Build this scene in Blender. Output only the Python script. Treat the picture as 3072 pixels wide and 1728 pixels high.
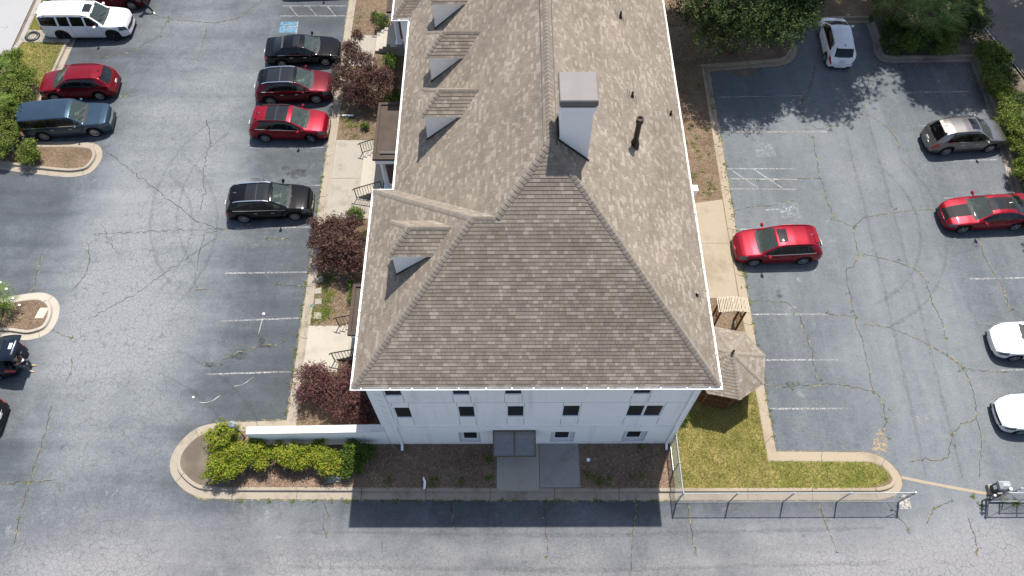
import bpy, bmesh, math, random
import numpy as np
from mathutils import Vector, Matrix
rad = math.radians
SC = bpy.context.scene
COL = SC.collection
for _o in list(bpy.data.objects): bpy.data.objects.remove(_o)

# ---------------------------------------------------------------- camera, sky, sun, exposure
cam = bpy.data.cameras.new('camera'); cam_o = bpy.data.objects.new('camera', cam); COL.objects.link(cam_o)
cam_o.location = (0, 0, 35.0); cam_o.rotation_euler = (rad(29.56), 0, rad(-0.165))
cam.sensor_width = 36; cam.lens = 26.176; cam.clip_start = .1; cam.clip_end = 2000
SC.camera = cam_o
W = bpy.data.worlds.new('World'); SC.world = W; W.use_nodes = True
_n = W.node_tree.nodes; _n.clear()
_sky = _n.new('ShaderNodeTexSky'); _sky.sky_type = 'NISHITA'; _sky.sun_disc = False
_sky.sun_elevation = rad(66.1); _sky.sun_rotation = rad(20.2); _sky.dust_density = 1.6; _sky.ozone_density = .3; _sky.air_density = .9
_bg = _n.new('ShaderNodeBackground'); _bg.inputs[1].default_value = 0.12
_wo = _n.new('ShaderNodeOutputWorld')
W.node_tree.links.new(_sky.outputs[0], _bg.inputs[0]); W.node_tree.links.new(_bg.outputs[0], _wo.inputs[0])
SUN = Vector((.153, .415, 1.0)).normalized()
sun = bpy.data.lights.new('sun', 'SUN'); sun.energy = 4.8; sun.angle = rad(.53); sun.color = (1, .95, .88)
sun_o = bpy.data.objects.new('sun', sun); COL.objects.link(sun_o)
sun_o.rotation_euler = (-SUN).to_track_quat('-Z', 'Y').to_euler(); sun_o.location = (8, 20, 60)
SC.view_settings.view_transform = 'Standard'; SC.view_settings.look = 'None'
SC.view_settings.exposure = 0.76; SC.view_settings.gamma = 1; SC.view_settings.use_curve_mapping = False
try:
    SC.cycles.max_bounces = 6; SC.cycles.transparent_max_bounces = 10; SC.cycles.caustics_reflective = False; SC.cycles.caustics_refractive = False
except Exception: pass

# ---------------------------------------------------------------- helpers
def link(o, parent=None):
    COL.objects.link(o)
    if parent is not None: o.parent = parent
    return o
def tag(o, label=None, cat=None, group=None, kind=None):
    if label: o['label'] = label
    if cat: o['category'] = cat
    if group: o['group'] = group
    if kind: o['kind'] = kind
    return o
def empty(name, loc=(0, 0, 0), rz=0, parent=None):
    o = bpy.data.objects.new(name, None); o.location = loc; o.rotation_euler = (0, 0, rz); o.empty_display_size = .2
    return link(o, parent)
def mesh(name, V, F, mats, mi=None, smooth=False):
    me = bpy.data.meshes.new(name); me.from_pydata([tuple(v) for v in V], [], F)
    if not isinstance(mats, (list, tuple)): mats = [mats]
    for m in mats: me.materials.append(m)
    if mi is not None: me.polygons.foreach_set('material_index', mi)
    if smooth: me.polygons.foreach_set('use_smooth', [True] * len(F))
    me.update(); return me
def obj(name, me, parent=None, loc=None, rz=0):
    o = bpy.data.objects.new(name, me)
    if loc is not None: o.location = loc
    if rz: o.rotation_euler = (0, 0, rz)
    return link(o, parent)
def np_mesh(name, V, F, mat, smooth=False):
    """big meshes: V (n,3), F (m,k) arrays"""
    me = bpy.data.meshes.new(name); V = np.asarray(V, np.float32); F = np.asarray(F, np.int32); m, k = F.shape
    me.vertices.add(len(V)); me.vertices.foreach_set('co', V.ravel())
    me.loops.add(m * k); me.loops.foreach_set('vertex_index', F.ravel())
    me.polygons.add(m); me.polygons.foreach_set('loop_start', np.arange(0, m * k, k, dtype=np.int32))
    me.polygons.foreach_set('loop_total', np.full(m, k, np.int32))
    if smooth: me.polygons.foreach_set('use_smooth', np.ones(m, bool))
    me.materials.append(mat); me.update(calc_edges=True); me.validate(); return me
class MB:
    """collects shapes into one mesh"""
    def __init__(s): s.V = []; s.F = []
    def add(s, V, F):
        b = len(s.V); s.V += [tuple(v) for v in V]; s.F += [tuple(i + b for i in f) for f in F]; return s
    def box(s, x0, x1, y0, y1, z0, z1):
        return s.add([(x0,y0,z0),(x1,y0,z0),(x1,y1,z0),(x0,y1,z0),(x0,y0,z1),(x1,y0,z1),(x1,y1,z1),(x0,y1,z1)],
                     [(0,3,2,1),(4,5,6,7),(0,1,5,4),(1,2,6,5),(2,3,7,6),(3,0,4,7)])
    def bevbox(s, x0, x1, y0, y1, z0, z1, b):
        """box with a chamfered top edge"""
        b = min(b, (x1-x0)*.45, (y1-y0)*.45)
        V = [(x0,y0,z0),(x1,y0,z0),(x1,y1,z0),(x0,y1,z0),(x0,y0,z1-b),(x1,y0,z1-b),(x1,y1,z1-b),(x0,y1,z1-b),(x0+b,y0+b,z1),(x1-b,y0+b,z1),(x1-b,y1-b,z1),(x0+b,y1-b,z1)]
        F = [(0,3,2,1),(8,9,10,11)]
        for i in range(4):
            j = (i+1) % 4; F += [(i,j,j+4,i+4),(i+4,j+4,j+8,i+8)]
        return s.add(V, F)
    def prism(s, P, z0, z1):
        n = len(P); return s.add([(x,y,z0) for x,y in P]+[(x,y,z1) for x,y in P], [tuple(range(n-1,-1,-1)), tuple(range(n,2*n))]+[(i,(i+1)%n,(i+1)%n+n,i+n) for i in range(n)])
    def bar(s, p0, p1, w, h=None, n=4):
        """beam with a rectangular or n-sided section between two points"""
        p0 = Vector(p0); p1 = Vector(p1); d = (p1-p0).normalized(); h = h or w
        u = d.cross(Vector((0,0,1)));  u = Vector((1,0,0)) if u.length < 1e-4 else u.normalized(); v = u.cross(d)
        if n == 4: R = [u*(a*w/2)+v*(b*h/2) for a,b in ((-1,-1),(1,-1),(1,1),(-1,1))]
        else: R = [u*(math.cos(2*math.pi*i/n)*w/2)+v*(math.sin(2*math.pi*i/n)*h/2) for i in range(n)]
        return s.add([p0+r for r in R]+[p1+r for r in R], [tuple(range(n-1,-1,-1)), tuple(range(n,2*n))]+[(i,(i+1)%n,(i+1)%n+n,i+n) for i in range(n)])
    def lathe(s, prof, n=24, c=(0,0,0), axis='Z'):
        V = []; m = len(prof)
        for i in range(n):
            a = 2*math.pi*i/n
            for r, z in prof:
                p = (r*math.cos(a), r*math.sin(a), z) if axis == 'Z' else (r*math.cos(a), z, r*math.sin(a))
                V.append((p[0]+c[0], p[1]+c[1], p[2]+c[2]))
        F = [(i*m+j, ((i+1)%n)*m+j, ((i+1)%n)*m+j+1, i*m+j+1) for i in range(n) for j in range(m-1)]
        if axis == 'Y': F = [f[::-1] for f in F]
        return s.add(V, F)
    def tubepath(s, pts, rr, n=8, cap=True):
        P = [Vector(p) for p in pts]; V = []; k = len(P)
        rr = rr if isinstance(rr, (list, tuple)) else [rr]*k; u0 = None
        for i, p in enumerate(P):
            d = (P[min(i+1,k-1)]-P[max(i-1,0)]).normalized()
            u = d.cross(Vector((0,0,1)) if abs(d.z) < .95 else Vector((1,0,0))).normalized() if u0 is None else (u0 - d*u0.dot(d)).normalized()
            u0 = u; v = d.cross(u)
            V += [p+(u*math.cos(2*math.pi*j/n)+v*math.sin(2*math.pi*j/n))*rr[i] for j in range(n)]
        F = [(i*n+j, i*n+(j+1)%n, (i+1)*n+(j+1)%n, (i+1)*n+j) for i in range(k-1) for j in range(n)]
        if cap: F += [tuple(range(n-1,-1,-1)), tuple(range((k-1)*n, k*n))]
        return s.add(V, F)
    def me(s, name, mat, smooth=False): return mesh(name, s.V, s.F, mat, smooth=smooth)
    def build(s, name, mat, parent=None, smooth=False, loc=None, rz=0): return obj(name, s.me(name, mat, smooth), parent, loc, rz)
def poly_sheet(name, P, z, mat, parent=None):
    return obj(name, mesh(name, [(x, y, z) for x, y in P], [tuple(range(len(P)))], mat), parent)

# ---------------------------------------------------------------- materials
def nodes(name):
    m = bpy.data.materials.new(name); m.use_nodes = True; t = m.node_tree; t.nodes.clear()
    out = t.nodes.new('ShaderNodeOutputMaterial'); return m, t, out
class NT:
    def __init__(s, t): s.t = t
    def n(s, k, **kw):
        x = s.t.nodes.new(k)
        for a, b in kw.items(): setattr(x, a, b)
        return x
    def l(s, a, b): s.t.links.new(a, b)
    def pos(s): return s.n('ShaderNodeNewGeometry').outputs['Position']
    def noise(s, vec, scale, detail=3, rough=.55, dist=0):
        x = s.n('ShaderNodeTexNoise'); x.inputs['Scale'].default_value = scale; x.inputs['Detail'].default_value = detail
        x.inputs['Roughness'].default_value = rough; x.inputs['Distortion'].default_value = dist; s.l(vec, x.inputs['Vector']); return x.outputs['Fac']
    def stretch(s, vec, sx, sy, sz=1, rz=0):
        x = s.n('ShaderNodeMapping'); x.inputs['Scale'].default_value = (sx, sy, sz); x.inputs['Rotation'].default_value = (0, 0, rz); s.l(vec, x.inputs[0]); return x.outputs[0]
    def mr(s, v, a, b, c=0, d=1, smooth=False):
        x = s.n('ShaderNodeMapRange'); x.interpolation_type = 'SMOOTHSTEP' if smooth else 'LINEAR'
        for i, q in zip((1,2,3,4), (a,b,c,d)): x.inputs[i].default_value = q
        s.l(v, x.inputs[0]); return x.outputs[0]
    def m(s, op, a, b=None, c=None):
        x = s.n('ShaderNodeMath', operation=op)
        for i, q in enumerate((a, b, c)):
            if q is None: continue
            if isinstance(q, (int, float)): x.inputs[i].default_value = q
            else: s.l(q, x.inputs[i])
        return x.outputs[0]
    def mix(s, f, a, b, bt='MIX'):
        x = s.n('ShaderNodeMix', data_type='RGBA', blend_type=bt)
        for i, q in ((0, f), (6, a), (7, b)):
            if isinstance(q, (int, float)): x.inputs[i].default_value = q
            elif isinstance(q, tuple): x.inputs[i].default_value = q if len(q) == 4 else (*q, 1)
            else: s.l(q, x.inputs[i])
        return x.outputs[2]
    def ramp(s, f, stops, interp='LINEAR'):
        x = s.n('ShaderNodeValToRGB'); cr = x.color_ramp; cr.interpolation = interp
        while len(cr.elements) < len(stops): cr.elements.new(.5)
        for e, (p, c) in zip(cr.elements, stops): e.position = p; e.color = (*c, 1)
        s.l(f, x.inputs[0]); return x.outputs[0]
    def bump(s, h, strength, dist=.02):
        x = s.n('ShaderNodeBump'); x.inputs['Strength'].default_value = strength; x.inputs['Distance'].default_value = dist; s.l(h, x.inputs['Height']); return x.outputs[0]
    def bsdf(s, out, col, rough=.8, spec=.4, normal=None, metal=0, coat=0, **kw):
        b = s.n('ShaderNodeBsdfPrincipled')
        for k, q in (('Base Color', col), ('Roughness', rough), ('Specular IOR Level', spec), ('Metallic', metal), ('Coat Weight', coat)):
            if isinstance(q, tuple): b.inputs[k].default_value = (*q, 1)
            elif isinstance(q, (int, float)): b.inputs[k].default_value = q
            else: s.l(q, b.inputs[k])
        for k, q in kw.items(): b.inputs[k.replace('_', ' ')].default_value = q
        if normal is not None: s.l(normal, b.inputs['Normal'])
        s.l(b.outputs[0], out.inputs[0]); return b
def plain(name, c, rough=.7, spec=.4, metal=0, coat=0, var=.12, vscale=6, fine=60, bump=0, **kw):
    """solid colour with mottling, a finer grain and optional relief"""
    m, t, out = nodes(name); N = NT(t); p = N.pos()
    a = N.mr(N.noise(p, vscale, 4), .3, .7, 1-var, 1+var); b = N.mr(N.noise(p, fine, 2), .3, .7, 1-var*.6, 1+var*.6)
    f = N.m('MULTIPLY', a, b); x = N.n('ShaderNodeVectorMath', operation='SCALE'); x.inputs[0].default_value = c; N.l(f, x.inputs['Scale'])
    nm = N.bump(N.noise(p, fine, 3), bump) if bump else None
    N.bsdf(out, x.outputs[0], rough, spec, nm, metal, coat, **kw); return m
def concrete(name, c, stain=(.12,.10,.08), amt=.5, sc=.9):
    m, t, out = nodes(name); N = NT(t); p = N.pos()
    g = N.mr(N.noise(p, 45, 3, .7), .25, .75, .78, 1.2); s1 = N.mr(N.noise(p, sc, 6, .65), .48, .72, 0, amt, True); s2 = N.mr(N.noise(N.stretch(p, 3, 3), 1.7, 5, .7), .55, .75, 0, amt*.6, True)
    x = N.n('ShaderNodeVectorMath', operation='SCALE'); x.inputs[0].default_value = c; N.l(g, x.inputs['Scale'])
    col = N.mix(s1, x.outputs[0], stain); col = N.mix(s2, col, tuple(q*1.3 for q in stain))
    N.bsdf(out, col, .9, .25, N.bump(N.noise(p, 70, 3), .25, .01)); return m
def island_ramp(name, stops, rough=.85, fine=30, famt=.25, transl=0, spec=.3, interp='LINEAR', bump=0, stain=False):
    """colour differs from piece to piece (leaf, blade, shingle)"""
    m, t, out = nodes(name); N = NT(t); g = N.n('ShaderNodeNewGeometry'); oi = N.n('ShaderNodeObjectInfo')
    r = N.m('FRACT', N.m('ADD', g.outputs['Random Per Island'], oi.outputs['Random']))
    col = N.ramp(r, stops, interp); f = N.mr(N.noise(g.outputs['Position'], fine, 3), .25, .75, 1-famt, 1+famt)
    if stain:
        ps = g.outputs['Position']; f = N.m('MULTIPLY', f, N.m('MULTIPLY', N.mr(N.noise(ps, .28, 4, .6, .6), .3, .7, .86, 1.12), N.m('MULTIPLY', N.mr(N.noise(N.stretch(ps, 1.6, .22), 1, 3, .6), .3, .7, .92, 1.07), N.mr(N.noise(N.stretch(ps, .25, 1.7), 1, 3, .6), .3, .7, .93, 1.06))))
    x = N.n('ShaderNodeVectorMath', operation='SCALE'); N.l(col, x.inputs[0]); N.l(f, x.inputs['Scale'])
    nm = N.bump(N.noise(g.outputs['Position'], fine*2, 3), bump, .01) if bump else None
    b = N.bsdf(out, x.outputs[0], rough, spec, nm)
    if transl:
        tr = N.n('ShaderNodeBsdfTranslucent'); N.l(x.outputs[0], tr.inputs[0]); mx = N.n('ShaderNodeMixShader'); mx.inputs[0].default_value = transl
        N.l(b.outputs[0], mx.inputs[1]); N.l(tr.outputs[0], mx.inputs[2]); N.l(mx.outputs[0], out.inputs[0])
    return m

def asphalt_mat():
    m, t, out = nodes('worn_asphalt'); N = NT(t); p = N.pos(); sp = N.n('ShaderNodeSeparateXYZ'); N.l(p, sp.inputs[0]); X, Y = sp.outputs[0], sp.outputs[1]
    big = N.noise(p, .10, 4, .62); mid = N.noise(p, .42, 4, .65, .6); fine = N.noise(p, 7, 2, .7); grit = N.noise(p, 48, 2, .7)
    streakx = N.noise(N.stretch(p, .10, .75), 1, 3, .6, .3); streaky = N.noise(N.stretch(p, .85, .07), 1, 3, .6, .3)
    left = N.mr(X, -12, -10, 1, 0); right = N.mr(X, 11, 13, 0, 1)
    # asphalt tone: paler along the drive lanes and bottom road, darker stalls
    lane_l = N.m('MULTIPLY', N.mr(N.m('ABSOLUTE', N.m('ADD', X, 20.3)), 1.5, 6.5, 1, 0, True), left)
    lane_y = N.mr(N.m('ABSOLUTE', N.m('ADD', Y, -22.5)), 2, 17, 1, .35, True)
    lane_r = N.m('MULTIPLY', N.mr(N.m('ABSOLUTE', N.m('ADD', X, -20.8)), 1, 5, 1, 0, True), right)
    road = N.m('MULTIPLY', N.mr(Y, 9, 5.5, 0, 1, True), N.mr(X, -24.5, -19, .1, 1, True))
    paleness = N.m('ADD', N.m('MULTIPLY', N.m('MULTIPLY', lane_l, lane_y), 1.25), N.m('ADD', N.m('MULTIPLY', lane_r, .28), N.m('MULTIPLY', road, .78)))
    paleness = N.m('ADD', paleness, N.m('MULTIPLY', N.m('SUBTRACT', big, .5), N.mr(X, 11, 13, 1.9, 1.0))); paleness = N.m('ADD', paleness, N.m('MULTIPLY', N.m('SUBTRACT', mid, .5), N.mr(X, 11, 13, 1.0, .45)))
    paleness = N.m('ADD', paleness, N.m('MULTIPLY', N.m('MULTIPLY', N.m('SUBTRACT', streakx, .5), 1.1), N.m('MAXIMUM', left, road)))
    paleness = N.m('ADD', paleness, N.m('MULTIPLY', N.m('MULTIPLY', N.m('SUBTRACT', streaky, .5), .75), right)); paleness = N.m('ADD', paleness, N.m('MULTIPLY', right, .42))
    paleness = N.m('ADD', paleness, N.m('ADD', N.m('MULTIPLY', N.m('SUBTRACT', fine, .5), .55), N.m('MULTIPLY', N.m('SUBTRACT', N.noise(p, 2.2, 3, .7, .4), .5), .5)))
    col = N.ramp(N.mr(paleness, -.45, 1.25), [(0, (.038,.044,.050)), (.30, (.060,.069,.077)), (.60, (.108,.120,.129)), (1, (.172,.184,.193))])
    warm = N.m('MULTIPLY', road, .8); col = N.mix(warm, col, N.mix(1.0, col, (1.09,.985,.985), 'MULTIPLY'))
    # chalky scuffs in the stalls
    scuff = N.m('MULTIPLY', N.mr(N.noise(p, 1.3, 4, .75, 1.2), .60, .70, 0, .4, True), N.mr(N.noise(p, .23, 3), .48, .62, 0, 1, True)); col = N.mix(scuff, col, (.24,.245,.25))
    blot = N.mr(N.noise(p, .9, 3, .7, .8), .70, .76, 0, .55, True); col = N.mix(blot, col, (.05,.055,.06))
    x = N.n('ShaderNodeVectorMath', operation='SCALE'); N.l(col, x.inputs[0]); N.l(N.m('MULTIPLY', N.mr(grit, .25, .75, .70, 1.30), N.mr(N.noise(p, 15, 2, .7), .3, .7, .84, 1.16)), x.inputs['Scale'])
    col = x.outputs[0]
    # alligator cracking
    wv = N.n('ShaderNodeVectorMath', operation='ADD'); N.l(p, wv.inputs[0]); nz = N.n('ShaderNodeTexNoise'); nz.inputs['Scale'].default_value = 1.3; N.l(p, nz.inputs['Vector'])
    sc_ = N.n('ShaderNodeVectorMath', operation='SCALE'); N.l(nz.outputs['Color'], sc_.inputs[0]); sc_.inputs['Scale'].default_value = .55; N.l(sc_.outputs[0], wv.inputs[1])
    def crk(scale, w, msk, dark):
        nonlocal col
        v = N.n('ShaderNodeTexVoronoi', feature='DISTANCE_TO_EDGE'); v.inputs['Scale'].default_value = scale; v.inputs['Randomness'].default_value = 1; N.l(wv.outputs[0], v.inputs['Vector'])
        e = N.m('MULTIPLY', N.mr(v.outputs['Distance'], 0, w, 1, 0), msk); col = N.mix(e, col, dark); return e
    zone = N.m('ADD', N.m('MULTIPLY', lane_l, .30), N.m('MULTIPLY', road, .20))
    m1 = N.mr(N.m('ADD', N.noise(p, .16, 3), zone), .58, .74, 0, .7, True); m2 = N.mr(N.m('ADD', N.noise(N.stretch(p, 1, 1), .11, 3, .5, 1), zone), .62, .82, 0, .55, True)
    e1 = crk(4.0, .055, m1, (.07,.075,.08)); crk(1.15, .016, m2, (.07,.07,.072))
    m3 = N.m('MULTIPLY', N.mr(N.noise(p, .2, 2, .5, .5), .56, .72, 0, .32, True), N.mr(X, -16, -15, .2, 1)); crk(2.8, .035, m3, (.25,.25,.25))
    N.bsdf(out, col, .88, .3, N.bump(N.m('SUBTRACT', grit, N.m('MULTIPLY', e1, .6)), .35, .012)); return m
def bed_mat(name, a, b, c, green=.0):
    m, t, out = nodes(name); N = NT(t); p = N.pos()
    col = N.ramp(N.noise(p, 30, 5, .75, .6), [(.3, a), (.5, b), (.72, c)]); sh = N.mr(N.noise(p, .7, 4), .35, .7, .7, 1.2)
    x = N.n('ShaderNodeVectorMath', operation='SCALE'); N.l(col, x.inputs[0]); N.l(sh, x.inputs['Scale']); col = x.outputs[0]
    if green: col = N.mix(N.mr(N.noise(p, .9, 5, .7), .58, .68, 0, green, True), col, (.085,.12,.025))
    N.bsdf(out, col, .95, .15, N.bump(N.noise(p, 40, 4, .7), .6, .03)); return m
def turf_mat():
    m, t, out = nodes('mown_turf'); N = NT(t); p = N.pos()
    col = N.ramp(N.noise(p, 1.1, 6, .7), [(.35, (.095,.108,.022)), (.5, (.165,.145,.042)), (.66, (.26,.20,.080))]); x = N.n('ShaderNodeVectorMath', operation='SCALE'); N.l(col, x.inputs[0]); N.l(N.mr(N.noise(p, 26, 4, .7), .3, .7, .62, 1.3), x.inputs['Scale'])
    N.bsdf(out, x.outputs[0], .95, .1, N.bump(N.noise(p, 40, 3), .6, .03)); return m

A_ = {}
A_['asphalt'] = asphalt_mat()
A_['conc'] = concrete('kerb_concrete', (.262,.228,.182), (.12,.10,.072), .6)
A_['conc_r'] = concrete('sandy_kerb_concrete', (.27,.225,.165), (.16,.125,.085), .6, .6)
A_['conc_light'] = concrete('light_concrete', (.33,.30,.25), (.21,.185,.15), .4)
A_['conc_agg'] = concrete('aggregate_concrete', (.265,.242,.203), (.13,.115,.09), .55, 1.3)
A_['conc_grey'] = concrete('grey_concrete', (.27,.255,.235), (.15,.138,.125), .5, 1.2)
A_['road'] = concrete('pale_road', (.27,.27,.27), (.2,.2,.2), .4, .3)
A_['dirtroad'] = concrete('dirt_road', (.135,.120,.105), (.24,.205,.165), .65, .35)
A_['mulch'] = bed_mat('bark_mulch', (.090,.060,.042), (.180,.122,.085), (.29,.21,.155), .3)
A_['straw'] = bed_mat('pine_straw_ground', (.080,.055,.036), (.150,.108,.072), (.22,.165,.115), .25)
A_['soil'] = bed_mat('bare_soil', (.10,.082,.062), (.145,.12,.092), (.19,.158,.122), 0)
A_['turf'] = turf_mat()
def stucco_mat():
    m, t, out = nodes('white_stucco'); N = NT(t); p = N.pos(); sp = N.n('ShaderNodeSeparateXYZ'); N.l(p, sp.inputs[0]); Z = sp.outputs[2]
    streak = N.mr(N.noise(N.stretch(p, 2.2, 2.2, .16), 1, 5, .65), .52, .78, 0, .34, True); blot = N.mr(N.noise(p, .9, 5, .65), .5, .78, 0, .22, True)
    foot = N.m('MULTIPLY', N.mr(Z, .65, .1, 0, .5, True), N.mr(N.noise(p, 3, 4), .35, .65, .3, 1)); ledge = N.m('MULTIPLY', N.mr(N.m('ABSOLUTE', N.m('ADD', Z, -2.66)), .0, .12, .55, 0), N.mr(N.noise(N.stretch(p, 1.5, 1, 6), 2, 4, .7), .42, .62, 0, 1, True))
    d = N.m('MINIMUM', N.m('ADD', N.m('ADD', streak, blot), N.m('ADD', foot, ledge)), .75); x = N.n('ShaderNodeVectorMath', operation='SCALE'); x.inputs[0].default_value = (.87,.84,.79); N.l(N.mr(N.noise(p, 30, 3), .3, .7, .95, 1.04), x.inputs['Scale'])
    lap = N.noise(N.stretch(p, .3, .3, 12), 1, 2); N.bsdf(out, N.mix(d, x.outputs[0], (.42,.40,.37)), .92, .2, N.bump(N.m('ADD', N.noise(p, 40, 3), N.m('MULTIPLY', lap, 1.5)), .3, .012)); return m
A_['stucco'] = stucco_mat()
A_['trim'] = plain('white_trim_paint', (.85,.85,.84), .45, .5, var=.03, vscale=3)
A_['reveal'] = plain('pale_reveal', (.60,.575,.56), .9, .2, var=.06)
A_['joint'] = plain('dark_joint', (.22,.21,.20), .9, .1)
A_['screen'] = plain('black_solar_screen', (.008,.009,.011), .5, .3, var=.1)
A_['black'] = plain('black_iron', (.012,.012,.013), .45, .5)
A_['gutter_in'] = plain('dirty_gutter', (.66,.65,.62), .8, .2, var=.3, vscale=4)
A_['brown'] = plain('brown_membrane', (.062,.047,.038), .9, .2, var=.18, vscale=1.6)
A_['bronze'] = plain('bronze_frame', (.10,.075,.035), .5, .5, var=.1)
A_['pane_grey'] = plain('smoked_panel', (.16,.155,.15), .12, .6, var=.08)
A_['galv'] = plain('galvanised_steel', (.50,.51,.52), .42, .5, metal=.6, var=.08)
A_['dkgalv'] = plain('weathered_steel', (.16,.16,.155), .55, .5, metal=.3, var=.15)
A_['wood'] = plain('brown_timber', (.13,.065,.026), .8, .2, var=.25, vscale=9)
A_['palewood'] = plain('bleached_timber', (.42,.36,.275), .85, .2, var=.16, vscale=9)
A_['brick'] = plain('brick_floor', (.11,.055,.042), .9, .2, var=.3, vscale=5)
_sh = [(0, (.158,.132,.105)), (.25, (.180,.152,.122)), (.5, (.202,.171,.138)), (.70, (.166,.140,.113)), (.86, (.248,.214,.172)), (1, (.238,.210,.175))]
A_['shingle'] = island_ramp('asphalt_shingle', _sh, .95, 60, .22, spec=.15, bump=.2, stain=True)
A_['cap'] = island_ramp('ridge_shingle', [(0, (.172,.148,.122)), (1, (.205,.177,.147))], .95, 60, .2, spec=.15, bump=.2)
A_['paint'] = None
def road_paint():
    m, t, out = nodes('worn_white_paint'); N = NT(t); p = N.pos()
    a = N.mr(N.noise(p, 9, 6, .75), .38, .56, 0, .9, True); a2 = N.mr(N.noise(p, .5, 3), .35, .62, .25, 1)
    b = N.n('ShaderNodeBsdfPrincipled'); b.inputs['Roughness'].default_value = .85; N.l(N.ramp(N.noise(p, 30, 3), [(.3, (.24,.24,.235)), (.7, (.40,.40,.39))]), b.inputs['Base Color'])
    tr = N.n('ShaderNodeBsdfTransparent'); mx = N.n('ShaderNodeMixShader'); N.l(N.m('MULTIPLY', a, a2), mx.inputs[0]); N.l(tr.outputs[0], mx.inputs[1]); N.l(b.outputs[0], mx.inputs[2]); N.l(mx.outputs[0], out.inputs[0]); return m
A_['paint'] = road_paint()
def weed_mat():
    m, t, out = nodes('weedy_crack_fill'); N = NT(t); p = N.pos()
    col = N.ramp(N.noise(p, 5, 4, .7), [(.38, (.10,.10,.036)), (.5, (.19,.165,.075)), (.64, (.27,.225,.135))]); a = N.mr(N.noise(p, 2.5, 4, .75), .40, .60, .05, .8, True)
    b = N.n('ShaderNodeBsdfPrincipled'); b.inputs['Roughness'].default_value = .95; N.l(col, b.inputs['Base Color'])
    tr = N.n('ShaderNodeBsdfTransparent'); mx = N.n('ShaderNodeMixShader'); N.l(a, mx.inputs[0]); N.l(tr.outputs[0], mx.inputs[1]); N.l(b.outputs[0], mx.inputs[2]); N.l(mx.outputs[0], out.inputs[0]); return m
A_['weed'] = weed_mat()
# ---------------------------------------------------------------- ground, lot, kerbs, beds
def catmull(P, per=4, closed=False):
    out = []; n = len(P)
    for i in range(n-1):
        a, b, c, d = P[max(i-1,0)], P[i], P[i+1], P[min(i+2,n-1)]
        for k in range(per):
            t = k/per; out.append(tuple(.5*((2*b[j])+(-a[j]+c[j])*t+(2*a[j]-5*b[j]+4*c[j]-d[j])*t*t+(-a[j]+3*b[j]-3*c[j]+d[j])*t**3) for j in (0,1)))
    out.append(P[-1]); return out
def offset_path(P, o):
    R = []; n = len(P)
    for i, p in enumerate(P):
        d0 = Vector(P[i])-Vector(P[max(i-1,0)]); d1 = Vector(P[min(i+1,n-1)])-Vector(P[i])
        d0 = d0.normalized() if d0.length > 1e-6 else d1.normalized(); d1 = d1.normalized() if d1.length > 1e-6 else d0
        n0 = Vector((-d0.y, d0.x)); n1 = Vector((-d1.y, d1.x)); b = (n0+n1); b = n1 if b.length < 1e-4 else b.normalized()
        k = min(1/max(b.dot(n1), .4), 1.8); R.append((p[0]+b.x*o*k, p[1]+b.y*o*k))
    return R
def cut_path(P, s0, s1):
    out = []; s = 0
    for i in range(len(P)-1):
        a = Vector(P[i]); b = Vector(P[i+1]); L = (b-a).length
        if L < 1e-6: continue
        lo, hi = max(s0, s), min(s1, s+L)
        if lo < hi-1e-6:
            for q in (lo, hi):
                c = a.lerp(b, (q-s)/L)
                if not out or (c-Vector(out[-1])).length > 1e-3: out.append(tuple(c))
        s += L
    return out
def plen(P): return sum(math.dist(P[i], P[i+1]) for i in range(len(P)-1))
rng = random.Random(3)
GROUND = poly_sheet('ground', [(-300,-300),(300,-300),(300,300),(-300,300)], -.06, A_['soil']); tag(GROUND, kind='structure')
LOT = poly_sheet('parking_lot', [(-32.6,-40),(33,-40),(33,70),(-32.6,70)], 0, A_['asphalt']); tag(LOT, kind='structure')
ST = poly_sheet('street', [(-80,-40),(-33.0,-40),(-33.0,70),(-80,70)], -.012, A_['road']); tag(ST, kind='structure')
SEC = [(0,-.02), (0,.014), (.33,.03), (.37,.155), (.40,.168), (.50,.168), (.53,.15), (.53,-.02)]
def kerb(path, mat, seg=3.0, sec=SEC, mat2=None):
    root = empty('kerb'); tag(root, kind='structure')
    off = [offset_path(path, o) for o, z in sec]; L = plen(path); n = max(1, round(L/seg)); cuts = [L*i/n for i in range(n+1)]
    # parametrise every rail by the vertex index so the rails stay in step
    cum = [0]
    for i in range(len(path)-1): cum.append(cum[-1]+math.dist(path[i], path[i+1]))
    def at(rail, s):
        for i in range(len(path)-1):
            if s <= cum[i+1]+1e-9:
                t = (s-cum[i])/max(cum[i+1]-cum[i], 1e-9); return (rail[i][0]+(rail[i+1][0]-rail[i][0])*t, rail[i][1]+(rail[i+1][1]-rail[i][1])*t)
        return rail[-1]
    for k in range(n):
        a, b = cuts[k]+.012, cuts[k+1]-.012; ss = [a]+[c for c in cum if a+.02 < c < b-.02]+[b]; V = []; F = []; m = len(sec); dz = rng.uniform(-.006,.006)
        for s in ss:
            for (o, z), rail in zip(sec, off): V.append((*at(rail, s), z+dz if z > .1 else z))
        for i in range(len(ss)-1):
            for j in range(m-1): F.append((i*m+j, i*m+j+1, (i+1)*m+j+1, (i+1)*m+j)[::-1])
        F += [tuple(range(m)), tuple(range((len(ss)-1)*m, len(ss)*m))[::-1]]
        mm = mat2 if (mat2 and V[0][0] > 8) else mat
        obj('kerb_segment', mesh('kerb_segment', V, F, mm), root)
    return root
leftend = catmull([(-13.2,12.33),(-14.15,12.33),(-15.27,12.07),(-15.92,11.47),(-16.25,10.78),(-16.21,10.01),(-15.74,9.35),(-14.76,8.72),(-13.45,8.60),(-12,8.58)], 4)
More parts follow.
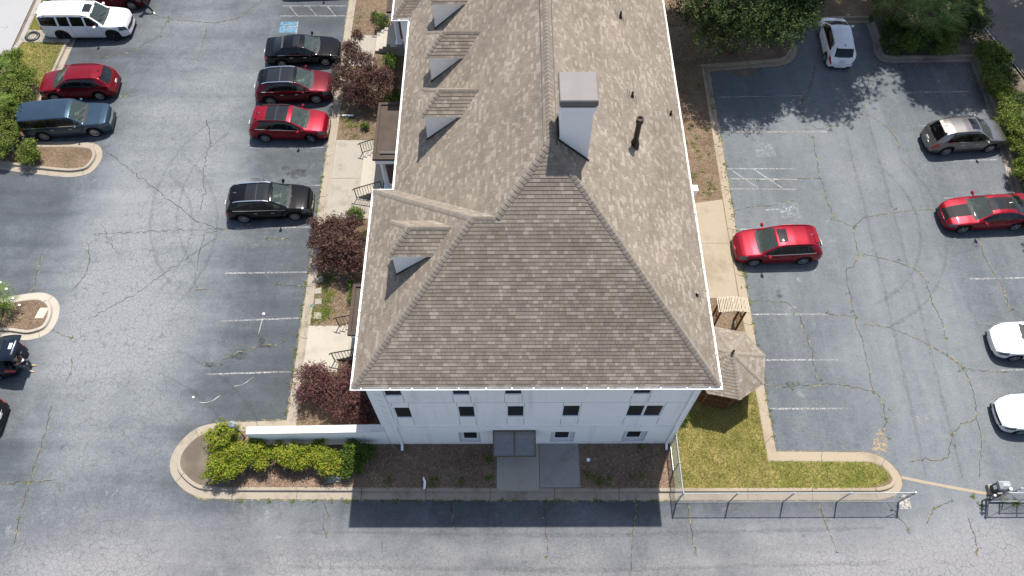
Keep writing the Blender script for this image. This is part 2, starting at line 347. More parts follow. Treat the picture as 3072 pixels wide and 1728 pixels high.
rightend = catmull([(16.2,8.47),(17.27,8.49),(18.09,8.79),(18.42,9.44),(18.0,10.25),(17.24,10.69),(16.2,10.74)], 4)
topend = catmull([(16.6,36.3),(17.6,36.42),(18.4,36.85),(18.92,37.8),(18.98,38.9),(18.9,40)], 4)
P_MAIN = [(-11.1,50),(-11.15,41),(-11.1,30),(-11.05,20),(-11.02,12.42)]+leftend+[(-7,8.55),(4,8.48)]+rightend+[(12.72,10.78),(12.70,16),(12.72,21),(12.80,28),(12.9,35.92)]+topend+[(18.85,40.25),(24.35,40.42)]
kerb(P_MAIN, A_['conc'], 3.0, mat2=A_['conc_r'])
P_A = [(-46,28.6),(-30.4,28.07),(-28.84,27.77)]+catmull([(-27,27.52),(-25.91,27.45),(-24.95,27.72),(-24.55,28.5),(-24.58,29.27),(-25.08,29.92),(-26.21,30.14),(-27.5,30.13)],4)+[(-29.1,30.15),(-29.12,33.4),(-29.06,35.9),(-28.98,38.2),(-28.9,50)]
kerb(P_A, A_['conc'])
P_B = [(-45,16.98)]+catmull([(-27,16.94),(-26.19,16.92),(-25.11,16.80),(-24.22,17.16),(-23.93,17.86),(-24.02,18.69),(-24.42,19.28),(-25.17,19.62),(-26.2,19.54),(-27.4,19.25)],4)+[(-45,18.9)]
kerb(P_B, A_['conc_light'])
P_R = [(24.08,40.38),(24.12,39)]+catmull([(24.12,38.6),(23.95,37.6),(24.2,36.9),(24.9,36.66),(26,36.68)],3)+[(30.02,36.74),(29.95,34),(29.65,30),(29.2,26.3),(29.1,24),(29.3,10),(29.5,-20)]
kerb(P_R, A_['conc'])
kerb([(-32.78,50),(-32.75,38.8),(-33.3,36.8),(-34.6,33)], A_['conc_grey'], 3, [(0,-.02),(0,.01),(.3,.03),(.34,.13),(.48,.13),(.48,-.02)])
kerb([(31.3,50),(31.5,42),(32.4,38.5),(33.3,34.5),(35,26)][::-1], A_['conc_grey'], 3, [(0,-.02),(0,.01),(.12,.1),(.3,.1),(.3,-.02)])
poly_sheet('street', [(31.6,70),(31.6,42),(32.5,38.5),(33.4,34.5),(36,22),(90,22),(90,70)], .012, A_['dirtroad'])['kind'] = 'structure'
# planted ground
def sheet(name, P, z, m, **k): o = poly_sheet(name, P, z, m); tag(o, kind='structure'); return o
IN_MAIN = offset_path(P_MAIN, .515)+[(24.9,41),(24.9,55),(-10.6,55)]; sheet('planting_bed', IN_MAIN, .146, A_['straw'])
sheet('planting_bed', offset_path(P_A, .515)+[(-32.3,50),(-32.3,38.6),(-33,36.4),(-46,33)], .146, A_['straw'])
sheet('planting_bed', offset_path(P_B, .515), .146, A_['straw'])
sheet('planting_bed', offset_path(P_R, .515)+[(31.5,-20),(33,24),(33.2,34.4),(32.2,38.5),(31.2,42),(31,50),(24.6,50)], .10, A_['soil'])
sheet('mulch_bed', [(-13.6,9.05),(7.58,9.0),(7.58,11.16),(-13.6,11.1)], .152, A_['mulch'])
sheet('bare_soil', offset_path(leftend[3:-3], .53)+[(-13.5,9.15),(-13.4,11.7)], .153, A_['soil'])
LAWN = [(7.62,9.01),(16.6,8.99),(17.5,9.2),(17.85,9.6),(17.6,9.98),(17.1,10.2),(12.2,10.25),(12.17,12.5),(12.12,16.6),(7.7,16.6),(7.7,11.2),(7.62,11.2)]
sheet('lawn', LAWN, .152, A_['turf'])
LAWN2 = [(-32.28,50),(-32.28,38.7),(-32.7,36.9),(-31.2,35.0),(-29.65,34.4),(-29.55,38.2),(-29.45,50)]
sheet('lawn', LAWN2, .152, A_['turf'])
# concrete walks
def slab(name, P, z, m, parent=None):
    o = MB().prism(P, z-.1, z).build(name, m, parent); return o
WALK = empty('front_walk'); tag(WALK, kind='structure')
slab('slab', [(-.69,9.0),(-.55,8.93),(.3,8.88),(1.2,8.93),(1.31,9.0),(1.31,11.14),(-.69,11.14)], .185, A_['conc_light'], WALK); slab('slab', [(1.335,9.04),(3.22,9.04),(3.22,11.14),(1.335,11.14)], .168, A_['conc_grey'], WALK)
W2 = empty('entrance_walk'); tag(W2, kind='structure')
slab('slab', [(-10.55,24.3),(-8.0,24.3),(-8.0,27.18),(-10.55,27.18)], .17, A_['conc_agg'], W2); slab('slab', [(-10.55,27.2),(-8.0,27.2),(-8.3,30.05),(-10.55,30.1)], .172, A_['conc_agg'], W2)
slab('slab', [(-10.55,14.9),(-8.8,14.9),(-8.8,17.4),(-8.95,17.5),(-10.55,17.52)], .175, A_['conc_light'], W2); slab('slab', [(-10.5,36.3),(-8.9,36.3),(-8.9,39.1),(-10.5,39.2)], .17, A_['conc_agg'], W2)
W3 = empty('side_walk'); tag(W3, kind='structure')
slab('slab', [(7.7,22.6),(12.18,22.6),(12.2,25.6),(10.3,25.3),(9.8,25.0),(7.7,25.1)], .165, A_['conc_r'], W3); slab('slab', [(7.7,19.1),(12.14,19.1),(12.18,22.585),(7.7,22.585)], .165, A_['conc_r'], W3)
DR = slab('drain_cover_slab', [(-32.2,39.7),(-29.2,39.55),(-29.15,38.5),(-32.25,38.5)], .20, A_['conc_agg']); tag(DR, 'speckled concrete drain slab with black iron ring, behind white SUV', 'drain cover')
MB().lathe([(.30,0),(.30,.05),(.34,.09),(.42,.09),(.48,.05),(.50,0)], 28).build('iron_ring', A_['black'], DR, True, loc=(-31.75,39.03,.2))
# paint
_lz = [0]
def line(a, b, w=.09, z=.008, name='parking_line', m=None):
    _lz[0] += 1; z += _lz[0]*.00015
    a = Vector(a); b = Vector(b); d = (b-a).normalized(); n = Vector((-d.y, d.x))*w/2
    return obj(name, mesh(name, [(*(a-n), z), (*(b-n), z), (*(b+n), z), (*(a+n), z)], [(0,1,2,3)], m or A_['paint']), LOT)
for a, b in [((-15.6,20.82),(-11.1,20.88)),((-15.35,17.88),(-11.1,18.06)),((-15.45,14.86),(-11.1,15.0)),((-15.65,23.78),(-11.15,23.85)),((-15.7,29.65),(-11.15,29.65)),((-13.4,33.05),(-11.15,33.12)),((-15.7,26.7),(-11.1,26.8)),
             ((-15.7,41.2),(-11.25,41.2)),((-15.7,42.2),(-11.3,42.2)),((-14.4,40.7),(-14.3,38.0)),
             ((12.75,18.2),(16.8,18.2)),((12.8,15.57),(16.75,15.57)),((12.8,12.94),(16.78,12.94)),((12.75,20.9),(16.8,20.92)),((12.8,23.62),(16.3,23.66)),((12.85,30.78),(19.4,30.8)),((12.9,33.66),(18.5,33.8)),
             ((25.1,34.05),(29.2,34.1)),((25.1,31.27),(29.3,31.35)),((26.3,28.5),(29.15,28.6)),((25.1,25.76),(28.8,25.86)),((24.85,22.97),(29.0,23.13)),((24.95,20.34),(29.1,20.42)),((24.9,17.63),(29.1,17.72)),((24.85,14.98),(29.1,15.02)),((24.6,12.2),(29.1,12.25)),
             ((12.85,27.95),(16.85,27.93)),((12.82,27.2),(16.87,27.15)),((12.8,26.46),(16.75,26.42)),((14.6,24.95),(15.4,25.0))]: line(a, b)
for x in (13.0,14.4): line((x,27.95),(x+1.5,26.5), .09)
for i in range(3): line((-15.2+i*1.3,42.2),(-14.5+i*1.3,41.2), .08)
blue = None
def worn(name, c, lo=.36, hi=.52, amax=.9):
    m, t, out = nodes(name); N = NT(t); p = N.pos(); a = N.mr(N.noise(p, 5, 6, .75), lo, hi, .05, amax, True); b = N.n('ShaderNodeBsdfPrincipled'); b.inputs['Base Color'].default_value = (*c, 1); b.inputs['Specular IOR Level'].default_value = .2; b.inputs['Roughness'].default_value = .85
    tr = N.n('ShaderNodeBsdfTransparent'); mx = N.n('ShaderNodeMixShader'); N.l(a, mx.inputs[0]); N.l(tr.outputs[0], mx.inputs[1]); N.l(b.outputs[0], mx.inputs[2]); N.l(mx.outputs[0], out.inputs[0]); return m
BLUE = worn('worn_blue_paint', (.10,.20,.28)); FADE = worn('faded_grey_paint', (.22,.245,.27), .4, .6, .6)
def wheelchair(cx, cy, s, ang, m, z):
    """the accessible-parking figure: head, body, arm, leg and wheel arc, as flat paint"""
    c, sn = math.cos(ang), math.sin(ang); b = MB()
    def q(P): return [(cx+(x*c-y*sn)*s, cy+(x*sn+y*c)*s, z) for x, y in P]
    def stroke(P, w):
        for i in range(len(P)-1):
            a = Vector(P[i]); e = Vector(P[i+1]); d = (e-a).normalized(); n = Vector((-d.y, d.x))*w/2; b.add(q([a-n-d*w*.3, e-n+d*w*.3, e+n+d*w*.3, a+n-d*w*.3]), [(0,1,2,3)])
    b.add(q([(-.06+.09*math.cos(a*.7), .42+.09*math.sin(a*.7)) for a in range(9)]), [tuple(range(9))])
    stroke([(-.06,.3),(-.04,-.02),(.2,-.03),(.3,-.34),(.4,-.30)], .08); stroke([(-.05,.14),(.16,.14)], .07)
    stroke([(.18*math.cos(a)*1.5-.03, .18*math.sin(a)*1.5-.18) for a in [2.2+i*.5 for i in range(9)]], .07)
    b.build('accessible_symbol', m, LOT)
obj('blue_parking_square', mesh('blue_parking_square', [(-15.53,39.58,.007),(-14.30,39.58,.007),(-14.34,40.64,.007),(-15.55,40.64,.007)], [(0,1,2,3)], BLUE), LOT); wheelchair(-14.9,40.1,1.0,-math.pi/2,A_['paint'],.012)
for x, y in ((15.35,29.4),(16.0,24.9)):
    obj('faded_parking_square', mesh('faded_parking_square', [(x-.6,y-.55,.007),(x+.6,y-.55,.007),(x+.6,y+.55,.007),(x-.6,y+.55,.007)], [(0,1,2,3)], FADE), LOT); wheelchair(x, y, 1.05, math.pi/2, A_['paint'], .012)
line((-34.6,40.2),(-33.9,40.2), .07, .0, 'road_mark'); line((-34.1,40.4),(-33.9,40.2), .07, .001, 'road_mark'); line((-34.1,40.0),(-33.9,40.2), .07, .002, 'road_mark')
# cracks with weeds
CRACKS=[[(19.81,36.43),(19.12,34.50),(18.08,32.81),(18.19,31.83),(18.16,30.70),(18.48,30.23),(18.36,29.30),(18.29,27.78),(18.33,26.61),(18.33,25.75),(18.42,24.35),(18.92,24.07),(19.44,23.74)],[(19.44,23.74),(19.31,22.99),(19.29,21.94),(18.83,21.11),(18.39,21.06),(18.28,20.41),(18.23,19.42),(18.16,18.45),(18.16,17.27),(18.25,16.58),(18.24,15.68),(18.13,14.37),(18.16,13.84),(18.42,13.52),(18.42,12.89),(18.37,12.28),(18.12,11.77),(17.83,11.37),(17.59,10.69)],[(18.15,31.67),(18.96,31.02),(20.25,31.34),(21.39,32.05),(22.02,32.41),(22.47,33.47),(23.01,35.18),(23.69,36.42)],[(22.20,32.31),(23.15,31.17),(23.56,30.37),(23.48,29.44)],[(19.44,23.74),(20.13,24.40),(22.24,24.83),(23.88,24.97),(24.54,24.88)],[(19.29,21.94),(20.14,21.80),(21.36,21.41),(22.31,20.90),(22.54,20.15),(22.52,18.92),(22.71,17.73),(22.58,16.57)],[(18.49,17.62),(19.71,17.45),(20.82,16.92),(21.69,16.35),(22.45,15.78),(22.70,15.56),(23.00,15.23),(23.14,14.35),(23.12,13.50),(22.85,12.26),(22.83,11.46),(22.55,10.67),(22.07,9.52)],[(12.74,18.90),(13.71,19.02),(14.75,18.89),(15.28,18.34),(15.33,17.28),(15.52,16.14),(15.46,15.25),(15.42,14.38)],[(12.68,14.17),(14.06,14.06),(14.50,14.27),(15.28,14.16),(16.30,14.27),(17.25,14.05),(18.16,13.84)],[(16.74,18.22),(17.76,18.09),(18.35,18.09)],[(12.79,24.92),(13.86,25.19),(15.49,25.33),(16.47,25.67)],[(13.30,30.78),(15.00,30.78),(16.47,30.77),(17.68,30.77)],[(12.82,27.15),(14.41,27.14),(15.82,27.17),(18.41,27.25)],[(26.27,22.97),(26.23,21.92),(26.37,20.64),(26.56,19.89),(26.50,18.43)],[(22.45,15.78),(22.97,15.12),(23.54,15.00),(24.32,14.89),(25.31,14.83)],[(22.82,12.37),(22.08,12.16),(21.44,11.66),(21.17,11.07),(20.91,10.48),(20.57,10.29),(19.83,10.39),(19.04,10.25)],[(5.88,8.42),(5.75,7.91),(5.52,7.02),(5.42,6.16),(5.30,5.16)],[(8.18,8.36),(8.21,7.37),(8.23,6.49),(8.29,5.98)],[(14.26,8.25),(14.38,7.53),(14.50,6.82),(14.57,6.30)],[(-8.71,8.46),(-8.56,7.95),(-8.64,7.42),(-8.39,6.80)],[(1.54,8.43),(1.55,7.39),(1.63,6.17)],[(17.43,8.38),(17.94,7.52),(18.19,7.07)],[(21.01,7.69),(21.04,6.63),(20.92,5.94)],[(18.99,7.34),(19.55,8.05),(20.38,8.38)],[(-2.80,8.48),(-2.67,7.22)],[(-5.90,6.79),(-5.81,6.19)],[(-22.45,6.60),(-22.65,7.99),(-22.66,9.37),(-22.67,10.61),(-22.65,11.79),(-22.74,12.70),(-22.76,13.43)],[(-24.05,9.32),(-22.94,9.37),(-21.48,9.50)],[(-22.56,15.80),(-22.32,15.14),(-22.45,14.38)],[(-23.81,17.28),(-23.33,17.05),(-22.72,16.93)],[(-28.03,42.85),(-23.04,40.85),(-20.01,40.53),(-18.49,41.03),(-17.16,42.82)],[(-23.20,40.93),(-23.50,39.31),(-24.99,37.83),(-26.94,37.29)],[(-20.46,40.07),(-20.42,38.55),(-20.44,36.73)],[(-17.21,23.77),(-17.31,22.57),(-17.26,21.27),(-17.11,20.01)],[(-17.16,23.50),(-15.86,23.76),(-14.57,24.11)],[(-17.07,19.81),(-16.20,19.76)],[(-23.67,19.66),(-23.23,20.78),(-23.30,21.80),(-23.66,22.85)],[(-25.77,19.67),(-25.92,21.04),(-26.02,22.07)],[(-11.86,16.56),(-12.87,16.45),(-14.23,16.00),(-14.78,15.67)],[(-12.61,20.12),(-11.30,19.99)],[(-13.73,23.09),(-12.38,23.03)],[(-15.36,36.53),(-14.56,36.35)],[(-26.13,34.29),(-24.02,33.94)],[(-25.82,33.61),(-24.98,33.78),(-23.64,33.94)]]
DARKCRACKS=[[(-24.45,29.42),(-21.36,27.01),(-17.75,24.18),(-16.29,23.63)],[(-23.63,23.38),(-19.43,23.64),(-15.41,23.76)],[(-22.17,18.09),(-20.21,19.53),(-17.92,21.78),(-16.63,23.09)],[(-21.72,22.05),(-22.66,23.11),(-23.28,24.19)],[(-18.84,31.93),(-18.22,30.02),(-18.28,28.19),(-17.86,26.42),(-17.86,24.73)]]
def ribbon(name, P, w, m, z, jit, seed, step=.16, sub=None):
    z += (seed % 97)*.00012; r = random.Random(seed); L = plen(P); n = max(2, int(L/step)); pts = []
    for i in range(n+1):
        q = cut_path(P, 0, max(L*i/n, 1e-3)); p = q[-1] if q else P[0]; pts.append(Vector((p[0]+r.gauss(0,jit), p[1]+r.gauss(0,jit))))
    V = []; F = []
    for i, p in enumerate(pts):
        d = (pts[min(i+1,n)]-pts[max(i-1,0)]); d = d.normalized() if d.length > 1e-6 else Vector((1,0)); nn = Vector((-d.y, d.x)); ww = w*r.uniform(.35,1.3)*(.4 if i in (0,n) else 1)
        V += [(*(p-nn*ww/2), z), (*(p+nn*ww/2), z)]
        if i: F.append((2*i-2, 2*i-1, 2*i+1, 2*i)[::-1])
    return obj(name, mesh(name, V, F, m), LOT)
DKC = plain('dark_crack', (.035,.036,.038), .95, .1)  # dark tone of the crack lines
for i, P in enumerate(CRACKS):
    ribbon('weedy_crack', P, .060 if P[0][0] > 0 else .055, A_['weed'], .004, .045, i)
    ribbon('crack', P, .03, DKC, .0025, .03, i+100)
for i, P in enumerate(DARKCRACKS): ribbon('crack', P, .035, DKC, .0025, .05, i+200)
EDGE = [(p[0], p[1]) for p in P_MAIN]
for seg, s in (((0,9),0),((30,60),1),((60,len(EDGE)),2)):
    ribbon('weedy_crack', offset_path(EDGE[seg[0]:seg[1]], -.03), .08, A_['weed'], .018, .02, 300+s, .2)
# oil drips, tyre marks, sealed patches
OIL = worn('oil_stain', (.022,.022,.024), .42, .66, .5); TYR = worn('tyre_mark', (.045,.05,.056), .42, .66, .20)
def blob(name, x, y, rx, ry, m, seed, z=.0032):
    r = random.Random(seed); n = 18; ph = [r.uniform(.7,1.2) for _ in range(n)]; obj(name, mesh(name, [(x+rx*ph[k]*math.cos(6.283*k/n), y+ry*ph[k]*math.sin(6.283*k/n), z+seed*.00001) for k in range(n)], [tuple(range(n))], m), LOT)
ro = random.Random(21)
for k in range(12):
    side = k % 2; x = ro.choice((-13.3,-12.6,-14.2)) if side else ro.choice((14.0,15.0,27.0,26.2)); y = ro.choice([16.4,19.4,22.3,25.3,28.2,31.5,34.8]) if side else ro.choice([14.2,16.9,19.5,22.3,25.1,30,32.3]); blob('oil_stain', x+ro.uniform(-.5,.5), y+ro.uniform(-.4,.4), ro.uniform(.12,.5), ro.uniform(.1,.35), OIL, k+1)
for x, y, a, b in ((-12.6,27.6,.7,.35),(-14.0,15.9,.5,.22),(-15.4,15.4,.3,.15),(-14.9,27.2,.45,.2)): blob('oil_stain', x, y, a, b, OIL, int(y*3))
def arc(cx, cy, r_, a0, a1, n=16): return [(cx+r_*math.cos(a0+(a1-a0)*k/n), cy+r_*math.sin(a0+(a1-a0)*k/n)) for k in range(n+1)]
for k, P in enumerate((arc(-12,26,7.2,2.4,3.9),arc(-12,26,8.7,2.4,3.9),arc(-24,23,6.0,-.6,.9),arc(-24,23,7.4,-.6,.9),arc(-21,6.5,9,.1,1.2),arc(-21,6.5,10.4,.1,1.2),[(19.6,9.5),(20.2,20),(20.6,33)],[(21.3,9.5),(21.8,20),(22.2,33)],[(-10,5.6),(4,5.4),(17,5.7)],[(-10,7.1),(4,6.9),(17,7.2)],arc(17,24.5,6.2,-1.2,.6),arc(17,24.5,7.6,-1.2,.6))): ribbon('tyre_mark', P, .20, TYR, .0012, .012, 500+k, .35)
STRIP = [(18.42,9.52),(19.6,9.25),(21.2,8.93),(22.3,8.72)]
obj('concrete_seam', mesh('concrete_seam', [(*p, .006) for p in offset_path(STRIP, .07)]+[(*p, .006) for p in offset_path(STRIP, -.07)[::-1]], [tuple(range(8))], A_['conc_r']), LOT)
PATCH = worn('pale_patch', (.36,.33,.29), .40, .55, .9); PATCH2 = worn('sand_patch', (.30,.235,.155), .42, .58, .85)
for P, m in (([(17.98,8.05),(18.5,8.05),(18.55,8.6),(18.3,8.75),(18.0,8.4)], PATCH), ([(17.35,10.8),(18.1,10.75),(18.25,11.5),(17.95,11.9),(17.6,11.45)], PATCH2), ([(13.9,35.9),(16.4,36.2),(15.9,35.75),(15.2,35.4),(14.4,35.6)], A_['soil'])):
    poly_sheet('ground_patch', P, .005, m, LOT)
# ---------------------------------------------------------------- the building
ZE, PI_ = 8.15, .98                       # eave height, roof pitch
XL, XR, XM = -6.19, 8.13, -5.30           # gutter lines: wing left, right, main left
YF, YB, YF2, YB2 = 10.69, 20.28, 31.15, 40.74
BLD = empty('office_building', (1, 11.15, 0)); tag(BLD, 'three-storey white stucco office building with brown-grey shingled hip roof and dormers', 'building')
_inv = Matrix.Translation((-1, -11.15, 0))
def bp(b, name, m, parent=None, smooth=False):
    """part of the building; shapes are given in site metres"""
    o = b.build(name, m, parent or BLD, smooth)
    if parent is None: o.location = (-1, -11.15, 0)
    return o
wz = lambda hw: (YB-YF)/2
HWG = (YB-YF)/2; HM = (XR-XM)/2
ZW = ZE+PI_*HWG; ZR = ZE+PI_*HM
XRG = (XR+XM)/2
GI = .125; ZG = ZE+GI*PI_               # roof edge stands inside the gutter
FL=(XL+GI,YF+GI,ZG); FR=(XR-GI,YF+GI,ZG); PK=(XRG,YF+HM,ZR); WP=(XL+HWG,YF+HWG,ZW); WJ=(XM+HWG,YF+HWG,ZW); BL=(XL+GI,YB-GI,ZG); VM=(XM+GI,YB-GI,ZG)
PK2=(XRG,YB2-HM,ZR); FR2=(XR-GI,YB2-GI,ZG); VM2=(XM+GI,YF2+GI,ZG); WJ2=(XM+HWG,YB2-HWG,ZW); WP2=(XL+HWG,YB2-HWG,ZW); FL2=(XL+GI,YF2+GI,ZG); BL2=(XL+GI,YB2-GI,ZG)
VM3 = VM2
# walls
WX0, WX1, WY = -5.80, 7.65, 11.15
ground_holes = [(-2.45,-1.45,.44,1.87),(1.83,2.95,.47,1.9),(5.2,6.3,.5,1.94)]
wmb = MB()
def wall_front(y, x0, x1, z0, z1, holes):
    xs = sorted({x0, x1, *[h[0] for h in holes], *[h[1] for h in holes]}); zs = sorted({z0, z1, *[h[2] for h in holes], *[h[3] for h in holes]})
    for i in range(len(xs)-1):
        for j in range(len(zs)-1):
            cx, cz = (xs[i]+xs[i+1])/2, (zs[j]+zs[j+1])/2
            if any(h[0] < cx < h[1] and h[2] < cz < h[3] for h in holes): continue
            wmb.add([(xs[i],y,zs[j]),(xs[i+1],y,zs[j]),(xs[i+1],y,zs[j+1]),(xs[i],y,zs[j+1])], [(0,1,2,3)])
grow = lambda L: [(a-.045,b+.045,c-.045,d+.045) for a,b,c,d in L]
UP = [(-5.13,-4.48,6.37,7.6),(-2.36,-1.71,6.44,7.6),(-.24,.41,6.48,7.6),(4.98,5.65,6.5,7.6)]
MID = [(-5.0,-4.36,3.74,4.98),(-2.25,-1.6,3.80,5.08),(-.15,.52,3.85,5.12),(2.24,2.92,3.87,5.15),(5.03,5.69,3.86,5.14),(5.77,6.47,3.86,5.14)]
WIN = grow(UP)+grow(MID[:4])+[(MID[4][0]-.045,MID[4][1]+.03,MID[4][2]-.045,MID[4][3]+.045),(MID[5][0]-.03,MID[5][1]+.045,MID[5][2]-.045,MID[5][3]+.045)]
wall_front(WY, WX0, WX1, 0, 2.74, ground_holes+[(-.45,.72,.15,2.02)]); wall_front(WY+.03, WX0, WX1, 2.74, 8.12, WIN)
wmb.add([(WX0,WY,2.74),(WX1,WY,2.74),(WX1,WY+.03,2.76),(WX0,WY+.03,2.76)], [(0,1,2,3)])
for P in ([(WX0,WY),(WX0,YB-.45)],[(WX0,YB-.45),(-4.95,YB-.45)],[(-4.95,YB-.45),(-4.95,YF2+.45)],[(-4.95,YF2+.45),(WX0,YF2+.45)],[(WX0,YF2+.45),(WX0,YB2-.45)],[(WX0,YB2-.45),(WX1,YB2-.45)],[(WX1,YB2-.45),(WX1,WY)]):
    (a,b),(c,d) = P; wmb.add([(a,b,0),(c,d,0),(c,d,8.12),(a,b,8.12)], [(3,2,1,0)])
bp(wmb, 'wall', A_['stucco'])
# reveals and soffit
rv = MB()
def hole_sides(b, h, y, d):
    x0,x1,z0,z1 = h
    b.add([(x0,y,z0),(x1,y,z0),(x1,y+d,z0),(x0,y+d,z0)],[(0,1,2,3)]); b.add([(x0,y,z1),(x1,y,z1),(x1,y+d,z1),(x0,y+d,z1)],[(3,2,1,0)])
    b.add([(x0,y,z0),(x0,y+d,z0),(x0,y+d,z1),(x0,y,z1)],[(0,1,2,3)]); b.add([(x1,y,z0),(x1,y+d,z0),(x1,y+d,z1),(x1,y,z1)],[(3,2,1,0)])
GW = [(-2.27,-1.57,.76,1.868),(2.0,2.73,.81,1.898),(5.38,6.09,.86,1.938)]
for h in WIN:
    rv = MB(); hole_sides(rv, h, WY+.03, .09); bp(rv, 'window_reveal', A_['trim'])
for h, g in zip(ground_holes, GW):
    rv = MB(); hole_sides(rv, h, WY, .08); x0,x1,z0,z1 = h; y = WY+.08
    for r in ((x0,g[0],z0,z1),(g[1],x1,z0,z1),(g[0],g[1],z0,g[2])): rv.add([(r[0],y,r[2]),(r[1],y,r[2]),(r[1],y,r[3]),(r[0],y,r[3])],[(0,1,2,3)])
    bp(rv, 'window_surround', A_['reveal'])
def window(x0,x1,z0,z1,y):
    t = .045; p = bp(MB().box(x0+t,x1-t,y-.012,y+.01,z0+t,z1-t), 'window', A_['screen'])
    f = MB().box(x0,x0+t,y-.03,y+.02,z0,z1).box(x1-t,x1,y-.03,y+.02,z0,z1).box(x0+t,x1-t,y-.03,y+.02,z1-t,z1); o = f.build('frame', A_['trim'], p)
    MB().box(x0-.02,x1+.02,y-.075,y-.031,z0-.03,z0+t).build('sill', A_['trim'], p)
for h in WIN: window(*h, WY+.12)
for g in GW: window(*g, WY+.12)
# control joints
def joint(x0,x1,z0,z1,y): bp(MB().box(x0,x1,y-.004,y+.01,z0,z1), 'control_joint', A_['joint'])
for a, b in ((-5.17,-4.44),(-2.40,-1.67),(-.28,.45),(4.94,5.69)):
    for x in (a, b): joint(x-.009, x+.009, 5.62, 6.36, WY+.03)
for a, b in ((-5.04,-4.32),(-2.29,-1.56),(-.19,.56),(2.2,2.96),(4.99,6.51)):
    for x in (a, b): joint(x-.009, x+.009, 2.80, 3.70, WY+.03); joint(x-.009, x+.009, 5.16, 5.56, WY+.03)
joint(WX0+.5, WX1, 5.585, 5.597, WY+.03)
joint(-5.79, -5.775, .2, 2.6, WY)
# quoins on the left corner, downspouts
for i in range(15):
    z = 2.80+i*.345; w = .42 if i % 2 == 0 else .30
    bp(MB().box(WX0-.03, WX0+w, WY-.005, WY+.028, z, z+.335), 'quoin', A_['trim'])
    bp(MB().box(WX0-.032, WX0+.0, WY+.03, WY+(.3 if i % 2 else .42), z, z+.335), 'quoin', A_['trim'])
for x, k in ((-5.22, 1), (7.42, 1)):
    d = bp(MB().box(x-.055,x+.055,WY-.06,WY+.02,2.72,7.9), 'downspout', A_['trim'])
    MB().box(x-.055,x+.055,WY-.16,WY-.061,2.50,2.80).build('elbow', A_['trim'], d); MB().box(x-.055,x+.055,WY-.13,WY-.04,.32,2.50).build('lower_pipe', A_['trim'], d)
    MB().add([(x-.055,WY-.13,.32),(x+.055,WY-.13,.32),(x+.055,WY-.04,.32),(x-.055,WY-.04,.32),(x-.055,WY-.34,.20),(x+.055,WY-.34,.20),(x+.055,WY-.30,.28),(x-.055,WY-.30,.28)],[(0,1,5,4),(1,2,6,5),(2,3,7,6),(3,0,4,7)]).build('shoe', A_['trim'], d)
# soffit ring and fascia under the eaves
EAVE = [(XL,YF),(XR,YF),(XR,YB2),(XL,YB2),(XL,YF2),(XM,YF2),(XM,YB),(XL,YB)]
def inset(P, d):
    Q = P+[P[0]]; n = len(P); R = []
    for i in range(n):
        a = Vector(P[i])-Vector(P[i-1]); b = Vector(P[(i+1)%n])-Vector(P[i]); a.normalize(); b.normalize()
        R.append((P[i][0]+(-a.y-b.y)*d, P[i][1]+(a.x+b.x)*d))
    return R
E1 = inset(EAVE, .13); E2 = inset(EAVE, .60); sf = MB()
for i in range(8):
    j = (i+1)%8; sf.add([(*E1[i],8.05),(*E1[j],8.05),(*E2[j],8.05),(*E2[i],8.05)],[(3,2,1,0)])
bp(sf, 'soffit', A_['trim']); fa = MB()
for i in range(8):
    j = (i+1)%8; fa.add([(*E1[i],8.05),(*E1[j],8.05),(*E1[j],8.27),(*E1[i],8.27)],[(0,1,2,3)])
bp(fa, 'fascia', A_['trim'])
# gutters: one trough per eave with its hangers
def gutter(a, b, name='gutter', k0=0, k1=0):
    a = Vector(a); b = Vector(b); d = (b-a).normalized(); nrm = Vector((-d.y, d.x)); L = (b-a).length  # nrm points towards the roof
    prof = [(.122,8.215),(.122,8.13),(.03,8.13),(0,8.185),(0,8.235),(.018,8.235),(.018,8.185),(.035,8.145),(.115,8.145)]
    V = []; F = []; m = len(prof)
    for s, kk in ((0,k0),(L,k1)):
        for o, z in prof: p = a+d*(s+kk*o)+nrm*o; V.append((p.x,p.y,z))
    F = [(j, j+1, m+j+1, m+j) for j in range(m-1)]
    g = bp(MB().add(V, F), name, A_['trim']); n = max(1, int(L/.95))
    dirt = MB(); p0, p1 = a+nrm*.036, b+nrm*.114; q0, q1 = a+d*(k0*.036)+nrm*.036, b+d*(k1*.036)+nrm*.036; r0, r1 = a+d*(k0*.114)+nrm*.114, b+d*(k1*.114)+nrm*.114
    dirt.add([(q0.x,q0.y,8.149),(q1.x,q1.y,8.149),(r1.x,r1.y,8.149),(r0.x,r0.y,8.149)],[(0,1,2,3)]).build('gutter_bed', A_['gutter_in'], g)
    for i in range(n):
        s = L*(i+.5)/n+rng.uniform(-.12,.12); p = a+d*s; c = p-d*.022; e = p+d*.022; q = c+nrm*.135; r = e+nrm*.135; c = c-nrm*.003; e = e-nrm*.003
        MB().add([(c.x,c.y,8.240),(e.x,e.y,8.240),(r.x,r.y,8.25),(q.x,q.y,8.25),(c.x,c.y,8.26),(e.x,e.y,8.26),(r.x,r.y,8.27),(q.x,q.y,8.27)],[(3,2,1,0),(4,5,6,7),(0,1,5,4),(1,2,6,5),(2,3,7,6),(3,0,4,7)]).build('hanger', A_['trim'], g)
for i in range(8):
    j = (i+1)%8; conv = lambda q: -1 if q in (5,6) else 1
    gutter(EAVE[i], EAVE[j], 'gutter', conv(i), -conv(j))
